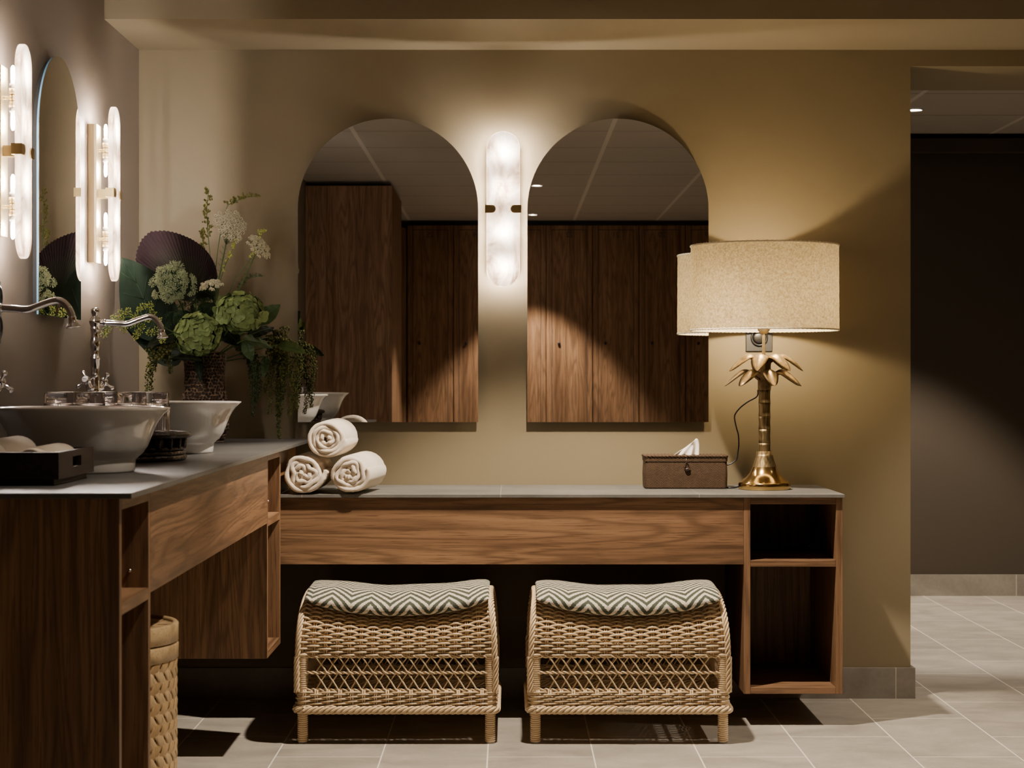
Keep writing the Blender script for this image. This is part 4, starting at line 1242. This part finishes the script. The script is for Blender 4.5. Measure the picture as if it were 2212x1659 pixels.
# star shaped yellow green dill branch behind the tap
rg = random.Random(40)
t = flower('dill_branch', 'yellow green starry branch stretching left behind the tap spout', 'foliage sprig', at(300, 700, 5.5))
st_ = MB(); bd = MB()
main = [at(*p) for p in smooth_path([(430, 740, 5.8), (370, 715, 5.6), (320, 690, 5.5), (270, 685, 5.46), (240, 700, 5.44), (222, 712, 5.43)], 5)]
st_.tube(main, .0017, 6)
for (x, y) in ((232, 713), (252, 700), (247, 686), (262, 676), (268, 712), (285, 700), (292, 684), (300, 668), (262, 688), (311, 662), (325, 660), (330, 676), (318, 690), (300, 716), (293, 726), (342, 692), (335, 715), (322, 718), (226, 722), (350, 735), (305, 705), (277, 672)):
    c = at(x, y, 5.46+rg.uniform(-.04, .05)); near = min(main, key=lambda q: (q-c).length)
    st_.tube([near, (near+c)/2+Vector((0,0,.003)), c], .0008, 4)
    for j in range(24):
        e = fib(24, j); e = (e+Vector((rg.uniform(-.3,.3),rg.uniform(-.3,.3),rg.uniform(-.3,.3)))).normalized(); L = rg.uniform(.006, .013)
        st_.tube([c, c+e*L], .0004, 3, caps=False)
        bd.ball(c+e*L, .0016, 5, 4, (1,1,1.5), e.to_track_quat('Z','Y').to_matrix())
part('stem', st_, M['stem'], t); part('buds', bd, M['lime'], t)

# hanging berry strands
def deeper(p):
    "the right side of the bouquet hangs back towards the mirror"
    k = max(0, min(1, (p[0]-505)/75)); return (p[0], p[1], p[2] + (6.04-p[2])*k*.92)
def strand(label, paths, seed, mats, mat_stem='stem', r=.0032, dens=1.0, wid=.010, start=(0,0,0)):
    rg = random.Random(seed); t = flower('hanging_berry_spray', label, 'foliage sprig', at(*paths[0][0]))
    st_ = MB(); bs = [MB() for _ in mats]
    for path in paths:
        path = [deeper(q) for q in path]
        pts = [at(*p) for p in smooth_path(path, 6)]; st_.tube(pts, .0012, 5)
        L = sum((b_-a).length for a, b_ in zip(pts[:-1], pts[1:])); wid_ = wid*1.6; n = int(L*1300*dens); nn = len(pts)
        for i in range(n):
            f = i/n; q = f*(nn-1); k = min(nn-2, int(q)); p = pts[k].lerp(pts[k+1], q-k)
            if pts[k+1].z > pts[k].z - .0002: continue
            w = wid_*(1.0 - .75*f**1.5)*(.4+.6*min(1, f*6)); a = rg.uniform(0, 2*PI); o = Vector((math.cos(a), math.sin(a), 0))*w*math.sqrt(rg.random())
            bs[rg.randrange(len(mats))].ball(p+o, r*(1.15-.65*f)*rg.uniform(.75,1.1), 6, 4)
    part('stem', st_, M[mat_stem], t)
    for mname, b_ in zip(mats, bs): part('berries', b_, M[mname], t)
strand('knobbly berry spray hanging at the left of the bouquet behind the tumblers', [[(400, 735, 5.75), (372, 745, 5.7), (345, 757, 5.68), (332, 790, 5.68), (326, 845, 5.68)], [(372, 745, 5.7), (340, 770, 5.66), (322, 800, 5.66), (318, 850, 5.66)], [(345, 757, 5.68), (330, 750, 5.68), (325, 762, 5.67), (322, 775, 5.67)], [(375, 742, 5.72), (362, 765, 5.7), (362, 785, 5.7), (371, 808, 5.7)]], 51, ['berry_dark', 'berry_mid'], r=.0046, dens=.62, wid=.014)
strand('dark berry strand hanging straight down, first of those right of the vase', [[(490, 735, 5.9), (520, 745, 5.85), (545, 780, 5.82), (548, 830, 5.82), (545, 900, 5.82)], [(515, 745, 5.86), (545, 775, 5.84), (556, 830, 5.84), (552, 870, 5.84)]], 52, ['berry_dark', 'berry_dark', 'forest'], r=.0040, wid=.018, dens=1.3)
strand('olive berry strands hanging below the broad leaves right of the vase', [[(500, 735, 5.86), (560, 740, 5.8), (590, 745, 5.78), (592, 790, 5.78), (580, 895, 5.78)], [(570, 742, 5.8), (598, 760, 5.78), (605, 800, 5.78), (598, 850, 5.78)], [(590, 745, 5.78), (582, 800, 5.77), (575, 850, 5.77)]], 53, ['berry_mid', 'berry_dark', 'berry_mid'], r=.0038, wid=.015)
strand('longest dark berry strand reaching almost down to the worktop', [[(540, 735, 5.82), (590, 735, 5.76), (607, 790, 5.74), (600, 870, 5.74), (604, 948, 5.74)], [(600, 750, 5.76), (610, 820, 5.75), (604, 900, 5.75)]], 54, ['berry_dark', 'berry_dark', 'berry_mid'], r=.0040, wid=.013, dens=1.2)
strand('olive berry strands hanging in front of the mirror edge, farthest right', [[(580, 725, 5.84), (630, 742, 5.78), (645, 790, 5.76), (642, 840, 5.76), (640, 885, 5.76)], [(560, 730, 5.82), (612, 735, 5.78), (624, 790, 5.76), (632, 840, 5.76), (624, 900, 5.76)], [(605, 735, 5.78), (616, 780, 5.77), (628, 820, 5.77)]], 55, ['berry_mid', 'berry_mid', 'berry_dark'], r=.0038, wid=.014)
strand('short berry spray rising beside the right leaves', [[(560, 712, 5.84), (597, 716, 5.8), (604, 735, 5.79), (612, 750, 5.79), (618, 790, 5.79)], [(604, 722, 5.8), (614, 706, 5.8), (616, 730, 5.8), (620, 760, 5.8)]], 57, ['berry_dark', 'berry_mid'], r=.0036, wid=.012)

def leaf_mesh(p0, p1, width, nrm, bend=.01, n=14, serr=0.0, lobes=None, fold=.15):
    p0, p1, nrm = Vector(p0), Vector(p1), Vector(nrm).normalized()
    d = p1-p0; L = d.length; d.normalize(); nrm = (nrm - d*nrm.dot(d)).normalized(); sd = nrm.cross(d)
    mb = MB(); n2 = 9
    def fn(u, v):
        s = (v-.5)*2; w = width*.5*(math.sin(PI*(u**.75))**.8 if 0 < u < 1 else 0)
        if lobes: w *= 1 + lobes*math.sin(u*14)*(1 if abs(s) > .6 else .6)
        if serr: w *= 1 + serr*((u*26) % 1 - .5)
        return p0 + d*(L*u) + sd*(w*s) + nrm*(bend*math.sin(PI*u) - fold*w*(1-abs(s)) - .0015*math.sin(u*30)*abs(s))
    return mb.grid(fn, n*3, n2)
def leaf(name, label, a, b_, width, nrm, mat, **kw):
    a, b_ = deeper(a), deeper(b_)
    if a[0] > 500: a = (a[0], a[1], a[2]-.05); b_ = (b_[0], b_[1], b_[2]-.06)
    p0, p1 = at(*a), at(*b_); t = flower(name, label, 'leaf', p0)
    o = part('leaf_blade', leaf_mesh(p0, p1, width*(a[2]/F), nrm, **kw), mat, t)
    st_ = MB().tube(bez(froot(), (p0+froot())/2 + Vector((0,0,.01)), p0), .002, 6)
    st_.tube([p0.lerp(p1, i/8)+Vector(nrm).normalized()*kw.get('bend', .01)*math.sin(PI*i/8)+Vector((0,-.0005,0)) for i in range(8)], [.0014-.00015*i for i in range(8)], 5)
    part('stem', st_, M['stem'], t)
V = Vector
def leaf2(name, label, A, B, mat, sag=.02):
    "a broad leaf between two edge curves that run from its base to its tip"
    def curve(P, n=26):
        q = [at(*p) for p in smooth_path(P, 8)]; L = [0]
        for a, c_ in zip(q[:-1], q[1:]): L.append(L[-1] + (c_-a).length)
        out = []
        for i in range(n+1):
            d = L[-1]*i/n; k = 0
            while k < len(L)-2 and L[k+1] < d: k += 1
            f = (d-L[k])/max(1e-9, L[k+1]-L[k]); out.append(q[k].lerp(q[k+1], f))
        return out
    ca, cb = curve(A), curve(B); t = flower(name, label, 'leaf', ca[0]); mb = MB()
    def fn(u, v):
        i = int(round(u*26)); p = ca[i].lerp(cb[i], v); w = (ca[i]-cb[i]).length
        return p + Vector((0, sag*math.sin(PI*u) - abs(v-.5)*w*.22 + .0012*math.sin(abs(v-.5)*60 - u*40), 0))
    part('leaf_blade', mb.grid(fn, 27, 15), mat, t)
    mid = [ca[i].lerp(cb[i], .5) + Vector((0, sag*math.sin(PI*i/26)-.001, 0)) for i in range(27)]
    st_ = MB().tube(bez(froot(), (mid[0]+froot())/2, mid[0]), .002, 6); st_.tube(mid, [.0016-.00005*i for i in range(27)], 5)
    for i in range(3, 24, 4):
        for (cc, s) in ((ca, .1), (cb, .9)):
            j = min(26, i+4); e = ca[j].lerp(cb[j], s) + Vector((0, sag*math.sin(PI*j/26) - .4*(ca[j]-cb[j]).length*.22, 0))
            st_.tube([mid[i], (mid[i]+e)/2 + Vector((0, -.002, 0)), e], [.0008, .0006, .0003], 4)
    part('stem', st_, M['forest'], t)
leaf2('tropical_leaf', 'big dark green tropical leaf at the left behind the sage flower head',
      [(402, 740, 5.86), (392, 690, 5.84), (368, 632, 5.80), (340, 592, 5.76), (300, 568, 5.73), (262, 556, 5.70)],
      [(402, 740, 5.86), (350, 742, 5.82), (300, 728, 5.78), (268, 700, 5.74), (258, 650, 5.72), (258, 595, 5.70), (262, 556, 5.70)], M['leaf_dark'])
leaf2('tropical_leaf', 'dark tropical leaf spreading low at the left below the tap spout',
      [(402, 748, 5.84), (350, 700, 5.82), (300, 690, 5.80), (270, 707, 5.78)],
      [(402, 748, 5.84), (385, 788, 5.83), (345, 787, 5.82), (312, 757, 5.80), (290, 733, 5.79), (270, 707, 5.78)], M['leaf_dark'])
leaf('glossy_leaf', 'dark glossy leaf under the tap spout beside the green hydrangea', (392, 715, 5.72), (314, 752, 5.62), 34, (.1, -.7, .7), M['leaf_dark'], serr=.06)
leaf('glossy_leaf', 'dark leaf lying in front of the vase rim at its left', (440, 778, 5.84), (364, 778, 5.72), 27, (0, -.75, .65), M['leaf_dark'], serr=.08)
leaf('glossy_leaf', 'narrow dark leaf hanging down over the front of the vase', (428, 765, 5.84), (434, 826, 5.82), 20, (0, -1, .1), M['leaf_dark'])
leaf('broad_leaf', 'dark leaf between the right hydrangea and the vase mouth', (470, 700, 5.84), (520, 748, 5.78), 46, (.1, -.9, .4), M['leaf_dark'], serr=.06)
leaf('broad_leaf', 'mid green leaf fanning right just beneath the right hydrangea', (525, 735, 5.80), (590, 752, 5.72), 44, (.1, -.8, .6), M['leaf_mid'], serr=.08)
leaf('broad_leaf', 'mid green leaf drooping above the middle berry strands', (530, 735, 5.80), (545, 780, 5.74), 28, (-.1, -.9, .4), M['leaf_mid'], serr=.08)
leaf('broad_leaf', 'small green leaf at the upper right, behind the right hydrangea', (555, 700, 5.84), (605, 658, 5.80), 36, (.3, -1, .3), M['leaf_mid'], serr=.08)
leaf('broad_leaf', 'deep green leaf tucked behind the right hydrangea and the berries', (535, 728, 5.86), (592, 708, 5.82), 30, (0, -.9, .5), M['leaf_dark'], serr=.05)
leaf('broad_leaf', 'bright green pointed leaf reaching over the mirror edge', (600, 745, 5.78), (662, 764, 5.72), 33, (.1, -.75, .7), M['leaf_light'], serr=.10)
leaf('broad_leaf', 'green leaf hanging between the berry strands', (575, 770, 5.77), (568, 818, 5.76), 20, (.2, -1, .1), M['leaf_mid'])

# purple fan palm leaf
c = at(418, 652, 5.90); k = 5.90/F
t = flower('fan_palm_leaf', 'big pleated purple fan leaf standing at the back left of the bouquet', 'leaf', c)
mb = MB(); NP = 58; NRr = 12
ang0, ang1 = math.radians(172), math.radians(8)
def rad_at(a):
    d = math.degrees(a)
    tab = [(172, 112), (165, 122), (150, 146), (139, 165), (130, 177), (122, 180), (112, 167), (98, 145), (80, 120), (64, 98), (46, 74), (33, 56), (8, 42)]
    for (a0, r0_), (a1, r1_) in zip(tab[:-1], tab[1:]):
        if a1 <= d <= a0: return r0_ + (r1_-r0_)*(a0-d)/(a0-a1)
    return 60
for i in range(NP*2+1):
    f = i/(NP*2); a = ang0 + (ang1-ang0)*f; R = rad_at(max(math.radians(8.01), min(math.radians(171.9), a)))*k
    for j in range(NRr+1):
        r = R*(.04+.96*j/NRr)*(1 if (i % 2 == 0 or j < NRr) else .986)
        pl_ = (.5 if i % 2 else -.5)*.0040*(j/NRr)**.6
        mb.vert((c.x + r*math.cos(a), c.y + pl_ - .025*(j/NRr)**2 + .03, c.z + r*math.sin(a)), (f, j/NRr))
for i in range(NP*2):
    for j in range(NRr): mb.face((i*(NRr+1)+j, (i+1)*(NRr+1)+j, (i+1)*(NRr+1)+j+1, i*(NRr+1)+j+1), False)
part('pleated_blade', mb, M['fan'], t)
part('stem', MB().tube([c+V((0,.03,0)), (c+froot())/2 + V((0,.02,0)), froot()], .003, 6), M['stem'], t)

# ------------------------------------------------------------ what the mirrors show: lockers and tall cabinet
YL = -7.955; LW = .3493; X0 = .279
def locker(i, num, label):
    xa = X0 + LW*i; xb = xa + LW; xm = (xa+xb)/2
    t = thing('locker', (xm, YL, 0), label, 'locker', 'numbered oak lockers facing the mirrors')
    part('carcass', MB().box(xa+.0004, xb-.0004, YL-.45, YL-.021, .06, 2.222), M['locker_b'], t)
    d = part('door', MB().box(xa+.004, xb-.004, YL-.020, YL, .07, 2.221), M['locker'] if i % 2 else M['locker_b'], t, bevel=.0015)
    gw = .0045; b = MB(); iy = YL+.0004; a_, b_ = xa+.040, xb-.040
    for (x0_, x1_, z0_, z1_) in ((a_, a_+gw, .12, 2.19), (b_-gw, b_, .12, 2.19), (a_, b_, 2.19-gw, 2.19), (a_, b_, .12, .12+gw)):
        b.box(x0_, x1_, YL-.001, iy, z0_, z1_)
    part('panel_groove', b, M['dark_void'], d)
    part('lock', MB().lathe([(0, 0), (.011, 0), (.011, .012), (.008, .015), (0, .015)], (xa+.095, YL+.0005, 1.332), 20, Matrix.Rotation(-PI/2, 3, 'X')), M['black'], d)
    if num:
        tx = text_mb(num, .060, .0008)
        xform(tx, Matrix.Translation((xm, YL+.0015, 2.150)) @ Matrix.Rotation(PI, 4, 'Z') @ Matrix.Rotation(PI/2, 4, 'X'))
        part('number', tx, M['ink'], d)
for i in range(-3, 8):
    locker(i, str(22-i), 'oak locker numbered %d in the row seen in the mirrors' % (22-i))
structure('trim_plinth', MB().box(X0-3*LW, X0+8*LW, YL-.42, YL-.03, 0, .0595), M['dark_void'])
structure('trim_gap_shade', MB().box(X0-3*LW, X0+8*LW, YL-.45, YL-.03, 2.2225, ZC), M['dark_void'])  # near-black block stands in for the shaded gap between lockers and ceiling
t = thing('tall_cabinet', (-.97, -5.65, 0), 'tall plain oak cabinet reflected in the mirror nearest the flowers', 'cabinet')
part('front_panel', MB().box(XL+.002, -.708, -5.178, -5.16, .05, 2.232), M['locker'], t, bevel=.001)
part('end_panel', MB().box(-.726, -.708, -6.15, -5.1785, .05, 2.232), M['locker_b'], t, bevel=.001)
part('carcass', MB().box(XL+.002, -.727, -6.15, -5.179, .0, 2.21), M['dark_void'], t)
t = thing('tall_cabinet', (-1.0, -7.1, 0), 'second oak cabinet in the dark gap before the reflected lockers', 'cabinet')
part('body', MB().box(XL+.002, -.80, -7.95, -6.45, .05, 2.20), M['locker_b'], t)
part('end_post', MB().box(-.7995, -.775, -7.95, -7.90, .05, 2.20).box(-.7995, -.775, -6.50, -6.45, .05, 2.20), M['wood_z'], t)

# ------------------------------------------------------------ lights
def spot(x, y, e, col=(1, .85, .68), ang=86, blend=.35, r=.028, z=ZC-.022, tgt=None):
    l = bpy.data.lights.new('downlight_beam', 'SPOT'); l.energy = e; l.color = col; l.spot_size = math.radians(ang); l.spot_blend = blend; l.shadow_soft_size = r
    o = bpy.data.objects.new('downlight_beam', l); COL.objects.link(o); o.location = (x, y, z)
    return o
DL = [(.20, -1.02, 240, 'recessed downlight in the ceiling above the rattan stools'),
      (.18, -2.85, 75, 'recessed downlight in the ceiling between stools and viewer'),
      (.17, -5.40, 150, 'nearer of the two downlights reflected in the mirror beside the lamp'),
      (.17, -7.45, 180, 'farther downlight reflected in the mirror, close to the lockers'),
      (2.20, -.75, 120, 'recessed downlight right of the doorway corner'),
      (1.80, 2.09, 260, 'glowing downlight in the corridor ceiling beyond the doorway'),
      (2.6, 1.2, 0, 'recessed corridor downlight farther right')]
for x, y, e, lab in DL:
    if e: spot(x, y, e, ang=(78 if y < -7 or y > 1 else 86))
    if y == -1.02 or y == -2.85 or (x, y) == (2.6, 1.2) or x == 2.20: pass
    t = thing('ceiling_downlight', (x, y, ZC), lab, 'ceiling light', 'recessed ceiling downlights')
    part('trim_ring', MB().lathe([(.040, -.0005), (.040, -.004), (.034, -.006), (.031, -.003), (.031, -.0005)], (0,0,0), 32), M['rubber'], t, world=False)
    part('lens', MB().lathe([(0, -.0012), (.030, -.0012), (.030, -.0006), (0, -.0006)], (0,0,0), 24), M['downlight'], t, world=False)

w = bpy.data.worlds.new('world'); sc.world = w; w.use_nodes = True
w.node_tree.nodes['Background'].inputs[0].default_value = (.5, .5, .7, 1); w.node_tree.nodes['Background'].inputs[1].default_value = .01

# ------------------------------------------------------------ camera
cam = bpy.data.cameras.new('camera'); co = bpy.data.objects.new('camera', cam); COL.objects.link(co)
co.location = (0, -D, H); co.rotation_euler = (PI/2, 0, 0)
cam.sensor_width = 36; cam.lens = 36*F/2212; cam.shift_x = (1106-VX)/2212; cam.shift_y = -(829.5-VY)/2212
cam.clip_start = .05; cam.clip_end = 60
cam.dof.use_dof = True; cam.dof.focus_distance = 5.6; cam.dof.aperture_fstop = 9
sc.camera = co
sc.view_settings.view_transform = 'AgX'
try: sc.view_settings.look = 'None'
except Exception: pass
sc.view_settings.exposure = .62
c = sc.cycles
c.use_denoising = True
c.max_bounces = 10; c.diffuse_bounces = 5; c.glossy_bounces = 6; c.transmission_bounces = 10; c.transparent_max_bounces = 8
c.sample_clamp_indirect = 30; c.caustics_reflective = False; c.caustics_refractive = False
